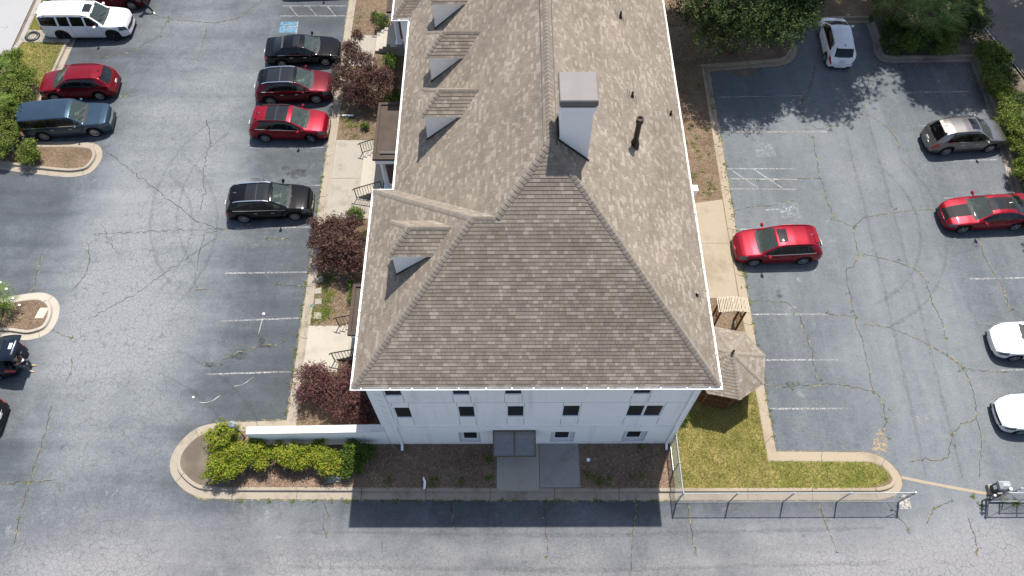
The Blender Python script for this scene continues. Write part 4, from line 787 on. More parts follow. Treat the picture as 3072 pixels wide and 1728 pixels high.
def car(style, L, W_, H, wb, fo, wr, paint, loc, ang, label, group, name='parked_car', cat='car', spokes=10, dark=False, roof=None, sun=None, pano=False, rails=None, stripes=False, clad=False, chromebelt=True, handles='chrome', seats='seat', grille='trimdark', liftgate=False, fin=True, steer=0, tintfront=False, mirrors=True, trimcol=None, pilcol=None):
    S = STYLE[style]; st = [0]; x = 0
    while x < L-1e-6:
        x += .022 if (x < .25 or x > L*.86) else .045; st.append(min(x, L))
    xs = np.array(st); u = xs/L; n = len(xs); K = .05 if style in ('suv','sedan','hatch') else .03
    zt = smoothed(S['top'], u, K)*H; zs = smoothed(S['belt'], u, K)*H; wm = smoothed(PLAN, u, .02)*W_/2; we = smoothed(S['edge'], u, .08)*wm
    ze = np.maximum(zs+.012, zt-np.interp(u, [0,.25,.42,.85,1], [.03,.045,.055,.05,.03])); sill = .23 if style != 'big' else .30
    xf, xb = fo, fo+wb; zb = np.full(n, sill)+np.interp(u, [0,.06,.94,1], [.0,0,0,.04])
    for c in (xf, xb):
        R = wr+.065; d = np.abs(xs-c); zb = np.where(d < R, np.maximum(zb, wr+np.sqrt(np.maximum(R*R-d*d, 0))*.97), zb)
    zb = np.minimum(zb, zs-.06)
    wbt = wm-.035; rows = []
    for f, o in ((0,-.055),(.12,-.012),(.40,.0),(.66,.0),(.86,-.010),(1.0,-.035)): rows.append((wm+o, zb+(zs-zb)*f))
    for t in (.07,.2,.4,.6,.8,.93): rows.append((wbt+(we-wbt)*t+.018*math.sin(math.pi*t), zs+(ze-zs)*t))
    rows.append((we, ze))
    for s in (.10,.22,.36,.50,.64,.78,.90,1.0): rows.append((we*(1-s), ze+(zt-ze)*(1-(1-s)**2)))
    m = len(rows); Yh = np.stack([r[0] for r in rows], 1); Zh = np.stack([r[1] for r in rows], 1)
    # full section, left to right
    Yf = np.concatenate([Yh, -Yh[:, -2::-1]], 1); Zf = np.concatenate([Zh, Zh[:, -2::-1]], 1); q = Yf.shape[1]
    P = np.stack([np.repeat((L/2-xs)[:, None], q, 1), Yf, Zf], 2)
    nrm = np.cross(np.gradient(P, axis=1), np.gradient(P, axis=0)); nrm = nrm/np.maximum(np.linalg.norm(nrm, axis=2, keepdims=True), 1e-9)
    if nrm[n//2, q//2, 2] < 0: nrm = -nrm
    parts = {}
    def put(key, quad): parts.setdefault(key, []).append(quad)
    xc, xr, g0, g1, s0, s1 = (S[k]*L for k in ('xc','xr','g0','g1','s0','s1')); pil = [p*L for p in S['pil']]
    for i in range(n-1):
        xm = (xs[i]+xs[i+1])/2
        for j in range(q-1):
            jj = j if j < m-1 else q-2-j; side = 1 if j < m-1 else -1; y = abs(Yf[i, j]+Yf[i, j+1]+Yf[i+1, j]+Yf[i+1, j+1])/4; z = (Zf[i, j]+Zf[i+1, j+1])/2; E_ = we[i]; key = 'body'
            top = jj >= 12; yy = min(y/max(E_, .01), 1)
            if top:
                cw = xc-.10*(1-yy*yy); rf = xr-.06*(1-yy*yy); b0 = g0+(.04 if style in ('sedan',) else .0)*(1-yy*yy); b1 = g1+.05*(1-yy*yy)
                if cw < xm < rf and yy < .93: key = 'windscreen'
                elif cw-.11 < xm <= cw and yy < .97: key = 'cowl'
                elif b0 < xm < b1 and yy < .92: key = 'rear_window'
                elif sun and sun[0]*L < xm < sun[1]*L and y < .44: key = 'sunroof'
                elif pano and pano[0]*L < xm < pano[1]*L and yy < .86: key = 'sunroof' if abs(xm-(pano[0]+pano[1])/2*L) > .03 else 'roof_bar'
                elif roof and rf <= xm < b1: key = 'roof'
                if key in ('body',) and stripes and .03 < y < .38 and (xm < cw-.08 or xm > rf): key = ('racing_stripe', 0 if xm < xc else (1 if xm < (sun[0]*L if sun else 0) else (2 if xm < g0 else 3)), side)
            elif 5 <= jj <= 8 and .10 < xm < .50 and y > .60*W_/2: key = ('headlamp', side)
            elif 6 <= jj <= 10:
                rk = S['rake']*L*((z-zs[i])/max(ze[i]-zs[i], .05))
                if ze[i]-zs[i] > .15 and s0 < xm < s1-rk*1.5:
                    key = ('pillar_trim', side, min(range(3), key=lambda e: abs(xm-pil[e]))) if any(abs(xm-(p-rk*.4)) < (.06 if pilcol else .035) for p in pil) else ('side_window', side, sum(xm > p-rk*.4 for p in pil))
            elif jj == 5 and s0-.05 < xm < s1+.02 and chromebelt: key = ('window_trim', side)
            elif jj <= 4:
                if xm < .50 and jj in (3,4) and z > .36*H and y > .50*W_/2 and xm < .09+(y/(W_/2)-.5)*.85: key = ('headlamp', side)
                elif xm > L-.42 and jj in (3,4) and y > .52*W_/2 and xm > L-.06-(y/(W_/2)-.5)*.5: key = ('tail_lamp', side)
                elif clad and jj == 0: key = 'cladding'
            put(key, (i*q+j, (i+1)*q+j, (i+1)*q+j+1, i*q+j+1))
    ca, sa = math.cos(ang), math.sin(ang); ex = L/2-(fo+wb/2)
    root = empty(name, (loc[0]-ex*ca, loc[1]-ex*sa, 0), ang); tag(root, label, cat, group)
    Pf = P.reshape(-1, 3); Nf = nrm.reshape(-1, 3)
    PM = {'body': paint, 'windscreen': V_['glass'], 'cowl': V_['plastic'], 'rear_window': V_['tint'], 'sunroof': V_['roofglass'], 'roof_bar': V_['plastic'] if pano else paint, 'roof': roof or paint, 'racing_stripe': V_['stripe'], 'pillar_trim': pilcol or V_['trimdark'],
          'side_window': V_['tint'], 'window_trim': trimcol or V_['chrome'], 'headlamp': V_['lamp'], 'tail_lamp': V_['tail'], 'cladding': V_['plastic']}
    for key, Q in parts.items():
        nm = key if isinstance(key, str) else key[0]; Q = np.array(Q); ids, inv = np.unique(Q, return_inverse=True); F = inv.reshape(Q.shape)
        V = Pf[ids].copy(); NN = Nf[ids]
        if nm in ('windscreen','rear_window','side_window','sunroof'): V -= NN*.008
        me = bpy.data.meshes.new(nm); me.from_pydata(V.tolist(), [], [tuple(f) for f in F.tolist()]); me.materials.append(PM[nm] if not (nm == 'side_window' and tintfront) else V_['glass'])
        me.polygons.foreach_set('use_smooth', [True]*len(F)); me.update(); me.normals_split_custom_set_from_vertices([tuple(a) for a in NN]); link(bpy.data.objects.new(nm, me), root)
    # nose and tail closures
    for i, s, nm in ((0, 1, 'front_bumper'), (n-1, -1, 'rear_bumper')):
        b = MB(); ks = 8; V = []
        for j in range(m):
            for k in range(ks+1): f = 1-2*k/ks; V.append((P[i, j, 0]+s*.03*(1-f*f), Yh[i, j]*f, Zh[i, j]))
        F = [(j*(ks+1)+k, j*(ks+1)+k+1, (j+1)*(ks+1)+k+1, (j+1)*(ks+1)+k) for j in range(m-1) for k in range(ks)]; b.add(V, F if s > 0 else [f[::-1] for f in F]); b.build(nm, paint, root, True)
    hx = L/2; z0, z1 = .40*H, .50*H; gw = W_*.30
    gl = smoothed(S['top'], np.array([.004]), .01)[0]*H
    MB().add([(hx+.055-.05*abs(a), a*gw, z) for z in (gl*.70, gl*.985) for a in (-1,-.5,0,.5,1)], [(k,k+1,k+6,k+5)[::1] for k in range(4)]).build('grille', V_[grille], root)
    MB().box(hx-.12,hx+.015,-W_*.36,W_*.36,.20,.30).build('lower_intake', V_['plastic'], root); MB().box(-hx-.02,-hx+.12,-W_*.36,W_*.36,.24,.36).build('rear_valance', V_['plastic'], root)
    if not liftgate: MB().box(-hx-.035,-hx-.012,-.155,.155,.40*H,.40*H+.15).build('number_plate', V_['plate'], root)
    # running gear and cabin
    MB().box(-hx+.35,hx-.35,-W_/2+.30,W_/2-.30,.19,.62).build('underbody', V_['under'], root); MB().box(-hx+.5,hx-.7,-W_/2+.10,W_/2-.10,sill+.02,sill+.06).build('floor', V_['under'], root)
    for xx, k in ((xf, 0), (xb, 1)):
        for s in (1, -1):
            wl = empty('wheel', (L/2-xx, s*(W_/2-.135), wr), (steer if k == 0 else 0)+(0 if s > 0 else math.pi), root); t_, r_, d_ = wheel_meshes(wr, spokes, dark, style); obj('tyre', t_, wl); obj('rim', r_, wl); obj('brake_disc', d_, wl)
    zf = .62; X = lambda a: L/2-a
    MB().box(X(s1),X(xc),-W_/2+.16,W_/2-.16,.50,zf).build('cabin_floor', V_['under'], root)
    zd = np.interp(xc, xs, zs); MB().add([(X(xc-.05),-W_*.40,zd-.05),(X(xc-.05),W_*.40,zd-.05),(X(xc+.42),W_*.42,zd-.06),(X(xc+.42),-W_*.42,zd-.06),(X(xc+.5),-W_*.42,zd-.3),(X(xc+.5),W_*.42,zd-.3)],[(0,1,2,3)[::-1],(3,2,5,4)[::-1]]).build('dashboard', V_['dash'], root)
    sm = V_[seats]; sx = xc+.95
    for row, a in enumerate((sx, sx+.95)):
        if a+.4 > s1: break
        for s in ((-1,1) if row == 0 else (0,)):
            hw = .25 if row == 0 else W_*.34; yc = s*W_*.205; st_ = MB().bevbox(X(a+.02),X(a-.50),yc-hw,yc+hw,zf,zf+.22,.05); st_.add([(X(a-.02),yc-hw,zf+.2),(X(a-.02),yc+hw,zf+.2),(X(a+.16),yc+hw*.85,zf+.74),(X(a+.16),yc-hw*.85,zf+.74),(X(a+.13),yc-hw,zf+.2),(X(a+.13),yc+hw,zf+.2),(X(a+.27),yc+hw*.85,zf+.72),(X(a+.27),yc-hw*.85,zf+.72)],[(0,1,2,3)[::-1],(3,2,6,7)[::-1],(7,6,5,4)[::-1],(0,3,7,4)[::-1],(1,5,6,2)[::-1]])
            if min(H-.2, zf+.9) > zf+.7: st_.box(X(a+.30),X(a+.20),yc-.12,yc+.12,zf+.74,min(zf+.9,H*.9))
            st_.build('seat', sm, root)
    MB().lathe([(.155,.012),(.175,.018),(.19,0),(.175,-.018),(.155,-.012)], 18).build('steering_wheel', V_['plastic'], root).matrix_local = Matrix.Translation((X(xc+.56), W_*.205, zd+.02)) @ Matrix.Rotation(rad(-65), 4, 'Y')
    # bits
    ri = lambda xx: int(np.argmin(np.abs(xs-xx)))
    if mirrors:
        for s in (1, -1):
            i = ri(xc+.36); yb = wm[i]-.06; z = zs[i]+.06; mb = MB(); c0 = (L/2-xs[i], s*(yb+.20), z+.04); V = []
            for a, sc in ((-.07,.5),(-.03,.95),(.03,1),(.09,.55)):
                V += [(c0[0]+a, c0[1]+dy*sc*.115, c0[2]+dz*sc*.075) for dy, dz in ((-1,-.8),(.8,-1),(1.1,.2),(.6,1),(-.8,.9))]
            F = [(r*5+k, r*5+(k+1)%5, (r+1)*5+(k+1)%5, (r+1)*5+k) for r in range(3) for k in range(5)]+[(0,1,2,3,4),(19,18,17,16,15)]
            mb.add(V, F); mb.bar((c0[0],s*(yb-.02),z-.01),(c0[0],s*(yb+.12),z+.01), .06, .04); mb.build('wing_mirror', paint if handles != 'none' else paint, root)
    for s in (1, -1):
        for p in (pil[0], pil[1]):
            i = ri(p+(-.03 if p == pil[0] else -.12)+0.0); i = ri(p-.20 if p == pil[0] else p-.18); yy = (Yh[i,4]+Yh[i,3])/2; z = zb[i]+(zs[i]-zb[i])*.80; MB().box(L/2-xs[i]-.10,L/2-xs[i]+.10,min(s*yy,s*(yy+.03)),max(s*yy,s*(yy+.03)),z-.014,z+.014).build('door_handle', V_['chrome'] if handles == 'chrome' else paint, root)
        for p in (xc+.06, pil[0], pil[1]+.05):
            i = ri(p); V = []
            for j in range(0, 6): V += [(L/2-xs[i]-.007, s*(Yh[i,j]+.0025), Zh[i,j]), (L/2-xs[i]+.007, s*(Yh[i,j]+.0025), Zh[i,j])]
            MB().add(V, [(2*k,2*k+1,2*k+3,2*k+2) if s > 0 else (2*k,2*k+2,2*k+3,2*k+1) for k in range(5)]).build('door_seam', V_['under'], root)
        if rails is not None:
            pts = [(L/2-a, s*(np.interp(a, xs, we)-.03), np.interp(a, xs, ze)+(.055 if 0 < k < 7 else .01)) for k, a in enumerate(np.linspace(xr+.12, g0-.15, 8))]; MB().tubepath(pts, .024, 6).build('roof_rail', rails, root)
        for k, (a, b) in enumerate(((.02,.62),)):
            if s > 0: continue
        wa = (L/2-(xc-.02), s*.02+.28*s, np.interp(xc-.02, xs, zt)+.02); we_ = (L/2-(xc+.16), -.25+.0 if s > 0 else -.62, np.interp(xc+.16, xs, zt)+.0)
        MB().bar(wa, we_, .022, .015).build('wiper', V_['plastic'], root)
    if fin and style != 'sedan' or (fin and stripes): MB().add([(-hx+L-g0+.28,-.02,np.interp(g0-.28,xs,zt)),(-hx+L-g0+.28,.02,np.interp(g0-.28,xs,zt)),(-hx+L-g0+.08,.03,np.interp(g0-.08,xs,zt)),(-hx+L-g0+.08,-.03,np.interp(g0-.08,xs,zt)),(-hx+L-g0+.09,0,np.interp(g0-.1,xs,zt)+.075)],[(0,1,4),(1,2,4),(2,3,4),(3,0,4)]).build('antenna_fin', V_['trimdark'], root)
    if style in ('suv','big','hatch','wagon') and not liftgate:
        a = g0-.02; MB().add([(L/2-a+.10,y,np.interp(a-.10,xs,zt)+.012) for y in (-.5,.5)]+[(L/2-a-.10,y,np.interp(a-.10,xs,zt)-.01) for y in (.47,-.47)]+[(L/2-a-.09,y,np.interp(a-.10,xs,zt)-.05) for y in (-.47,.47)],[(0,1,2,3)[::-1],(3,2,5,4)[::-1]]).build('spoiler', roof or paint, root)
        MB().bar((-hx+.10+L*(1-S['g1']),-.02,np.interp(g1-.05,xs,zt)+.03),(-hx+L*(1-S['g1'])+.05,.3,np.interp(g1-.05,xs,zt)+.05), .02).build('rear_wiper', V_['plastic'], root)
    return root
def by_wheels(rear, front, W_):
    """axle midpoint and heading from where the two near wheels stand"""
    a, b = Vector(rear), Vector(front); d = (b-a).normalized(); n = Vector((-d.y, d.x)); n = n if n.y > 0 else -n; c = (a+b)/2+n*(W_/2-.06); return (c.x, c.y), math.atan2(d.y, d.x)
RED = paint_mat('ruby_red_paint', (.150,.004,.011), .35, .32); DRED = paint_mat('dark_red_paint', (.085,.003,.009), .3, .3); CRED = paint_mat('candy_red_paint', (.19,.005,.014), .4, .32); WHITE = paint_mat('white_paint', (.66,.66,.66), 0, .3); BLACK = paint_mat('black_paint', (.003,.0034,.0042), 0, .12); NAVY = paint_mat('steel_blue_paint', (.034,.062,.092), .6, .28); BRONZE = paint_mat('grey_bronze_paint', (.20,.188,.18), .8, .28); DBLUE = paint_mat('dark_navy_paint', (.010,.015,.026), .3, .25); CHAR = paint_mat('charcoal_paint', (.008,.009,.010), .1, .14)
GL_, GR_ = 'cars parked in the left lot', 'cars parked in the right lot'
c, a = by_wheels((-29.51,38.83),(-26.21,38.85),2.02); car('big',5.65,2.02,1.93,3.30,1.0,.44,WHITE,c,a,'large white SUV with black wheels and roof rails by drain slab',GL_,spokes=6,dark=True,sun=(.365,.45),rails=V_['plastic'],chromebelt=False,handles='body',fin=False,pilcol=WHITE)
car('suv',4.75,1.87,1.66,2.80,.93,.36,DRED,(-27.2,42.75),0,'burgundy car cut by the top edge beyond the large white SUV',GL_)
c, a = by_wheels((-25.72,33.56),(-28.47,33.40),1.84); car('suv',4.65,1.84,1.66,2.74,.93,.355,RED,c,a,'red SUV facing the left kerb, between white SUV and blue wagon',GL_,clad=True,chromebelt=False,handles='body',rails=RED)
c, a = by_wheels((-28.18,30.26),(-25.24,30.57),1.93); car('wagon',5.13,1.93,1.73,2.99,.96,.37,NAVY,c,a,'boxy steel-blue wagon parked beside the left planter island',GL_,spokes=12,grille='chrome',seats='lightseat')
c, a = by_wheels((-14.74,36.35),(-11.95,36.52),1.82); car('sedan',4.81,1.82,1.46,2.78,.96,.335,BLACK,c,a,'black sedan with nose under the purple-leaved tree',GL_,spokes=5,sun=(.50,.59))
c, a = by_wheels((-14.97,33.08),(-12.10,33.24),1.93); car('suv',4.74,1.93,1.71,2.82,.98,.38,DRED,c,a,'dark red SUV with a black glass roof',GL_,roof=BLACK,pano=(.45,.80),rails=V_['chrome'],seats='lightseat',grille='chrome')
c, a = by_wheels((-14.79,30.11),(-12.02,30.06),1.84); car('suv',4.70,1.84,1.67,2.79,.93,.355,CRED,c,a,'bright red SUV with dark sunroof beside entrance walk, nearest camera of the red pair',GL_,pano=(.47,.74),rails=V_['plastic'],clad=True,handles='body',steer=-.35,grille='chrome')
c, a = by_wheels((-15.08,24.17),(-12.18,24.33),1.90); car('suv',4.81,1.90,1.68,2.86,.96,.375,BLACK,c,a,'black SUV with chrome roof rails and split glass roof, parked alone',GL_,pano=(.46,.72),rails=V_['chrome'],spokes=11,seats='lightseat',grille='chrome')
c, a = by_wheels((15.95,21.30),(13.25,21.20),1.87); car('suv',4.69,1.87,1.68,2.70,.95,.365,CRED,c,a,'red SUV nosed against the right-hand kerb of the building',GR_,sun=(.44,.545),handles='body',rails=CRED,clad=True)
c, a = by_wheels((28.29,23.53),(25.33,23.35),1.90); car('sedan',5.04,1.90,1.48,3.02,.93,.365,CRED,c,a,'red sedan with twin black racing stripes',GR_,stripes=True,sun=(.49,.575),spokes=5,handles='body',chromebelt=False)
c, a = by_wheels((26.00,28.95),(28.66,29.18),1.82); car('suv',4.63,1.82,1.73,2.67,.95,.36,BRONZE,c,a,'grey-brown SUV nosed against the hedge',GR_,sun=(.435,.545),rails=V_['plastic'],clad=True)
a = rad(87); car('hatch',4.17,1.77,1.60,2.60,.80,.33,WHITE,(21.33,38.05),a,'white hatchback parked under tree shade in the alcove',GR_,chromebelt=False,handles='body',trimcol=V_['trimdark'])
car('sedan',4.88,1.85,1.46,2.83,.95,.34,WHITE,(27.0,16.35),math.pi-.01,'white sedan with chrome-barred grille at the right edge',GR_,grille='chrome',spokes=8)
car('sedan',4.80,1.82,1.45,2.78,.93,.34,WHITE,(25.95,12.48),math.pi+.02,'plain white sedan at the right edge nearest the gate',GR_,spokes=8)
SUVG = car('suv',4.65,1.85,1.70,2.70,.92,.36,DBLUE,(-27.15,15.5),math.pi,'dark navy SUV with raised liftgate at the left edge',GL_,liftgate=True)
car('sedan',4.85,1.85,1.46,2.80,.95,.34,CHAR,(-27.2,12.4),math.pi+.02,'charcoal car mostly cut by the left edge, only its tail showing',GL_)
car('sedan',4.8,1.82,1.46,2.78,.95,.34,CHAR,(-13.3,43.95),.03,'dark car past the top edge, beyond the blue accessible square',GL_)
# ---------------------------------------------------------------- gazebo, arbour, fence, gate, lamps
GZ = (10.30,14.43); GR0 = 1.92; GA = rad(10.3)
gz = empty('gazebo', (*GZ, .15)); tag(gz, 'brown timber gazebo with eight-sided shingled roof beside building corner', 'gazebo')
def gp(r, k, z, c=(0,0)): a = GA+k*math.pi/4; return (c[0]+r*math.cos(a), c[1]+r*math.sin(a), z)
MB().prism([gp(1.62,k,0)[:2] for k in range(8)], -.12, .10).build('deck', A_['wood'], gz)
za, zb_ = 2.15, 3.22
dk = MB(); sg = []; gs = MB()
for k in range(8):
    A, B, C = gp(GR0,k,za), gp(GR0,k+1,za), (0,0,zb_); dk.add([A,B,C],[(0,1,2)]); MB().bar(gp(GR0-.02,k,za-.05), gp(GR0-.02,k+1,za-.05), .03, .1).build('eave_board', A_['wood'], gz)
    u = Vector(B)-Vector(A); shingle_plane([A,B,C], u, gs, sg, .003, 50+k)
    MB().bar(gp(1.55,k,.1), gp(1.55,k,za+.02), .10, .10).build('post', A_['wood'], gz)
    if k != 2:
        p, q = Vector(gp(1.55,k,0)), Vector(gp(1.55,k+1,0)); U = Vector((0,0,1)); R = empty('railing', parent=gz)
        MB().bar(p+U*.95, q+U*.95, .09, .04).build('top_rail', A_['wood'], R); MB().bar(p+U*.25, q+U*.25, .05, .05).build('bottom_rail', A_['wood'], R)
        for s, t in ((.06,.5),(.5,.06),(.5,.94),(.94,.5)): MB().bar(p.lerp(q,s)+U*.27, p.lerp(q,t)+U*.93, .04, .03).build('brace', A_['wood'], R)
        MB().bar(p.lerp(q,.5)+U*.27, p.lerp(q,.5)+U*.93, .04, .03).build('brace', A_['wood'], R); MB().bar(p.lerp(q,.06)+U*1.95, q.lerp(p,.06)+U*1.95, .04, .16).build('frieze', A_['wood'], R)
dk.build('roof_deck', A_['shingle'], gz); rest = put_singles(sg, gz, (0,0,0), 300); gs.build('shingle_courses', A_['shingle'], gz)['kind'] = 'stuff'
for k in range(8):
    a0 = GA+(k-.5)*math.pi/4; a1 = GA+(k+.5)*math.pi/4; sl = (zb_-za)/(GR0*math.cos(math.pi/8)); caps(gp(GR0,k,za), (0,0,zb_), (math.cos(a0)*sl,math.sin(a0)*sl,1), (math.cos(a1)*sl,math.sin(a1)*sl,1), gz, (0,0,0), .16, .10, .02)
MB().lathe([(0,zb_+.30),(.05,zb_+.28),(.065,zb_+.22),(.03,zb_+.15),(.045,zb_+.06),(.09,zb_-.02)], 12).build('finial', A_['black'], gz, True)
# arbour
ar = empty('garden_arbour', (11.1,17.55,.15)); tag(ar, 'small timber arbour with arched roof of pale slats beside the gazebo', 'arbour')
for x in (-.62,.62):
    for y in (-.28,.28): MB().bar((x,y,-.1),(x,y,2.02), .08, .08).build('post', A_['wood'], ar)
    for z in (.35,1.15,1.95): MB().bar((x,-.28,z),(x,.28,z), .05, .05).build('side_rail', A_['wood'], ar)
    for i in range(7):
        for s in (1,-1):
            z0 = .40+i*.22; MB().bar((x+.012*s,-.25*s,z0),(x+.012*s,.25*s,z0+.30), .022, .012).build('lattice_strip', A_['wood'], ar)
for y in (-.33,.33):
    pts = [(-.78+1.56*t, y, 2.05+.16*math.sin(math.pi*t)) for t in [i/10 for i in range(11)]]; MB().tubepath(pts, .035, 5).build('arched_beam', A_['palewood'], ar)
for i in range(21):
    t = i/20; x = -.75+1.5*t+rng.uniform(-.008,.008); z = 2.10+.16*math.sin(math.pi*t); MB().bar((x,-.42+rng.uniform(-.03,.03),z),(x,.42+rng.uniform(-.03,.03),z), .042, .05).build('slat', A_['palewood'], ar)
# chain-link
def chain(p0, p1, z0, z1, parent, pitch=.075, w=.005, mat=None):
    """woven wire: two families of diagonals clipped to the panel"""
    p0 = Vector((*p0,0)); p1 = Vector((*p1,0)); L = (p1-p0).length; d = (p1-p0)/L; n = Vector((-d.y,d.x,0)); H = z1-z0; V = []; F = []
    for fam, s in enumerate((1,-1)):
        t = -H
        while t < L:
            a0, b0 = t, t+H; lo, hi = max(a0,0), min(b0,L)
            if hi-lo > .02:
                za_, zb2 = (lo-t, hi-t) if s > 0 else (H-(lo-t), H-(hi-t)); A = p0+d*lo+Vector((0,0,z0+za_))+n*(.003*s); B = p0+d*hi+Vector((0,0,z0+zb2))+n*(.003*s); o = (d*-s+Vector((0,0,1))).normalized()*w*.5; o2 = n*w*.5; k = len(V); V += [A-o,B-o,B+o,A+o,A-o2,B-o2,B+o2,A+o2]; F += [(k,k+1,k+2,k+3),(k+4,k+5,k+6,k+7)]
            t += pitch*1.414
    o = obj('chain_link_wire', mesh('chain_link_wire', V, F, mat or A_['galv']), parent); o['kind'] = 'stuff'; return o
def post(x, y, h, r, parent, m=None, cap=True, name='post'):
    MB().lathe([(r,0),(r,h)], 10, (x,y,0)).build(name, m or A_['galv'], parent)
    if cap: MB().lathe([(r*1.25,h-.04),(r*1.3,h+.01),(r*.8,h+.05),(0,h+.06)], 10, (x,y,0)).build('post_cap', A_['galv'], parent)
FN = empty('chain_link_fence'); tag(FN, 'galvanised chain-link fence along the bottom kerb right of building', 'fence')
FY = 8.37; FX = [7.66,10.08,12.6,15.1,17.98]
for i, x in enumerate(FX): post(x, FY, 1.70, .045 if i == 4 else .034, FN)
MB().tubepath([(FX[0],FY,1.69),(FX[-1],FY,1.69)], .022, 8).build('top_rail', A_['galv'], FN); MB().tubepath([(FX[0],FY,.06),(FX[-1],FY,.06)], .006, 4).build('tension_wire', A_['galv'], FN)
for a, b in zip(FX, FX[1:]): chain((a,FY),(b,FY),.05,1.66,FN)
for z in (.5,1.0,1.5): MB().lathe([(.052,z-.02),(.06,z),(.052,z+.02)], 10, (FX[-1],FY,0)).bar((FX[-1]-.14,FY,z),(FX[-1]-.05,FY,z), .03, .02).build('tension_band', A_['black'], FN)
MB().bar((FX[-1]-.55,FY,1.70),(FX[-1]-.12,FY,1.3), .02, .02).build('latch_arm', A_['dkgalv'], FN); MB().box(FX[-1]-.36,FX[-1]-.22,FY-.03,FY-.006,.82,.96).build('small_sign_plate', A_['dkgalv'], FN)
FS = empty('chain_link_fence'); tag(FS, 'short chain-link fence run from building corner to the kerb', 'fence')
for y in (9.75,11.05): post(7.63,y,1.70,.034,FS)
MB().tubepath([(7.63,11.05,1.69),(7.65,8.42,1.69)], .022, 8).build('top_rail', A_['galv'], FS); chain((7.65,8.40),(7.63,9.75),.15,1.66,FS); chain((7.63,9.75),(7.63,11.05),.15,1.66,FS)
for z in (.3,1.55): MB().tubepath([(7.62,9.8,z),(7.62,11.0,z)], .018, 6).build('gate_rail', A_['galv'], FS)
GT = empty('sliding_gate', (22.2,8.36,0)); tag(GT, 'galvanised sliding gate with diagonal braces at the right edge', 'gate')
def gg(b, name, m, par=None): o = b.build(name, m, par or GT); o.location = (-22.2,-8.36,0) if par is None else (0,0,0); return o
gx0, gx1 = 22.15, 30.2
for z in (.14,1.70): gg(MB().tubepath([(gx0,8.35,z),(gx1,8.35,z)], .026, 8), 'gate_rail', A_['galv'])
xs_ = [gx0+i*1.34 for i in range(7)]
for i, x in enumerate(xs_):
    gg(MB().tubepath([(x,8.35,.14),(x,8.35,1.70)], .022, 8), 'gate_upright', A_['galv'])
    if i < 6: gg(MB().tubepath([(x,8.35,.16 if i % 2 else 1.68),(xs_[i+1],8.35,1.68 if i % 2 else .16)], .012, 6), 'diagonal_brace', A_['dkgalv'])
cw = chain((gx0,8.335),(gx1,8.335),.14,1.70,GT); cw.location = (-22.2,-8.36,0)
FG = empty('chain_link_fence'); tag(FG, 'chain-link fence run behind the sliding gate at the right edge', 'fence')
for x in (22.75,25.2,27.7,30.2): post(x,8.54,1.72,.034,FG)
MB().tubepath([(22.75,8.54,1.71),(30.2,8.54,1.71)], .022, 8).build('top_rail', A_['galv'], FG); chain((22.75,8.54),(30.2,8.54),.05,1.68,FG)
GP_ = empty('gate_guide_post', (22.1,8.46,0)); tag(GP_, 'tall dark steel guide post with rollers at the gate end', 'post')
MB().lathe([(.055,0),(.055,1.95)], 10).build('shaft', A_['dkgalv'], GP_); MB().lathe([(.07,1.93),(.07,1.98),(0,2.03)], 10).build('post_cap', A_['trim'], GP_)
for z in (.55,1.35): MB().box(-.28,.05,-.09,-.02,z-.05,z+.05).build('bracket', A_['dkgalv'], GP_); MB().lathe([(.05,-.06),(.06,0),(.05,.06)], 10, (-.2,-.10,z)).build('roller', A_['black'], GP_)
GP2 = empty('gate_stop_post', (21.88,8.40,0)); tag(GP2, 'short steel catch post in front of the gate guide post', 'post')
MB().lathe([(.04,0),(.04,1.05)], 10).build('shaft', A_['dkgalv'], GP2); MB().lathe([(.05,1.03),(.05,1.08),(0,1.12)], 10).build('post_cap', A_['trim'], GP2); MB().box(-.03,.22,-.03,.03,.9,.96).build('catch_arm', A_['dkgalv'], GP2)
OP = empty('gate_operator', (22.55,8.88,0)); tag(OP, 'grey gate motor box on concrete pad behind the gate posts', 'gate motor')
MB().box(-.30,.32,-.22,.24,-.02,.22).build('concrete_pad', A_['conc_agg'], OP); MB().bevbox(-.24,.26,-.17,.17,.22,.80,.05).build('housing', plain('operator_housing', (.03,.031,.032), .5, .4), OP); MB().bevbox(-.25,.28,-.19,.19,.80,1.08,.12).build('cover', plain('operator_cover', (.25,.275,.285), .55, .4), OP)
MB().box(-.262,-.242,-.09,.09,.5,.74).build('panel', A_['trim'], OP); MB().tubepath([(.3,-.2,.3),(.36,-.3,.9),(.30,-.34,1.3)], .025, 6).build('conduit', A_['galv'], OP)
# lantern and lot light
LN = empty('lantern_post', (-12.87,11.5,.15)); tag(LN, 'grey lantern on a thin post among the yellow-green shrubs', 'lamp post')
MB().lathe([(.045,0),(.04,1.55)], 10).build('shaft', A_['dkgalv'], LN); MB().lathe([(.05,1.55),(.10,1.60),(.13,1.9)], 6).build('glass', A_['reveal'], LN); MB().lathe([(.19,1.88),(.17,1.96),(.06,2.06),(.03,2.12),(0,2.16)], 6).build('lantern_roof', plain('lantern_grey', (.22,.24,.26), .5, .4), LN)
LP = empty('lot_light_pole', (-30.05,29.5,.15)); tag(LP, 'thin grey light pole rising from left shrubs past the frame edge', 'light pole')
MB().lathe([(.07,.05),(.05,6.2)], 10).build('shaft', A_['galv'], LP); MB().lathe([(.16,0),(.16,.06),(.08,.1)], 10).build('base_plate', A_['trim'], LP); MB().box(-.6,.05,-.12,.12,6.15,6.28).build('lamp_head', A_['galv'], LP)
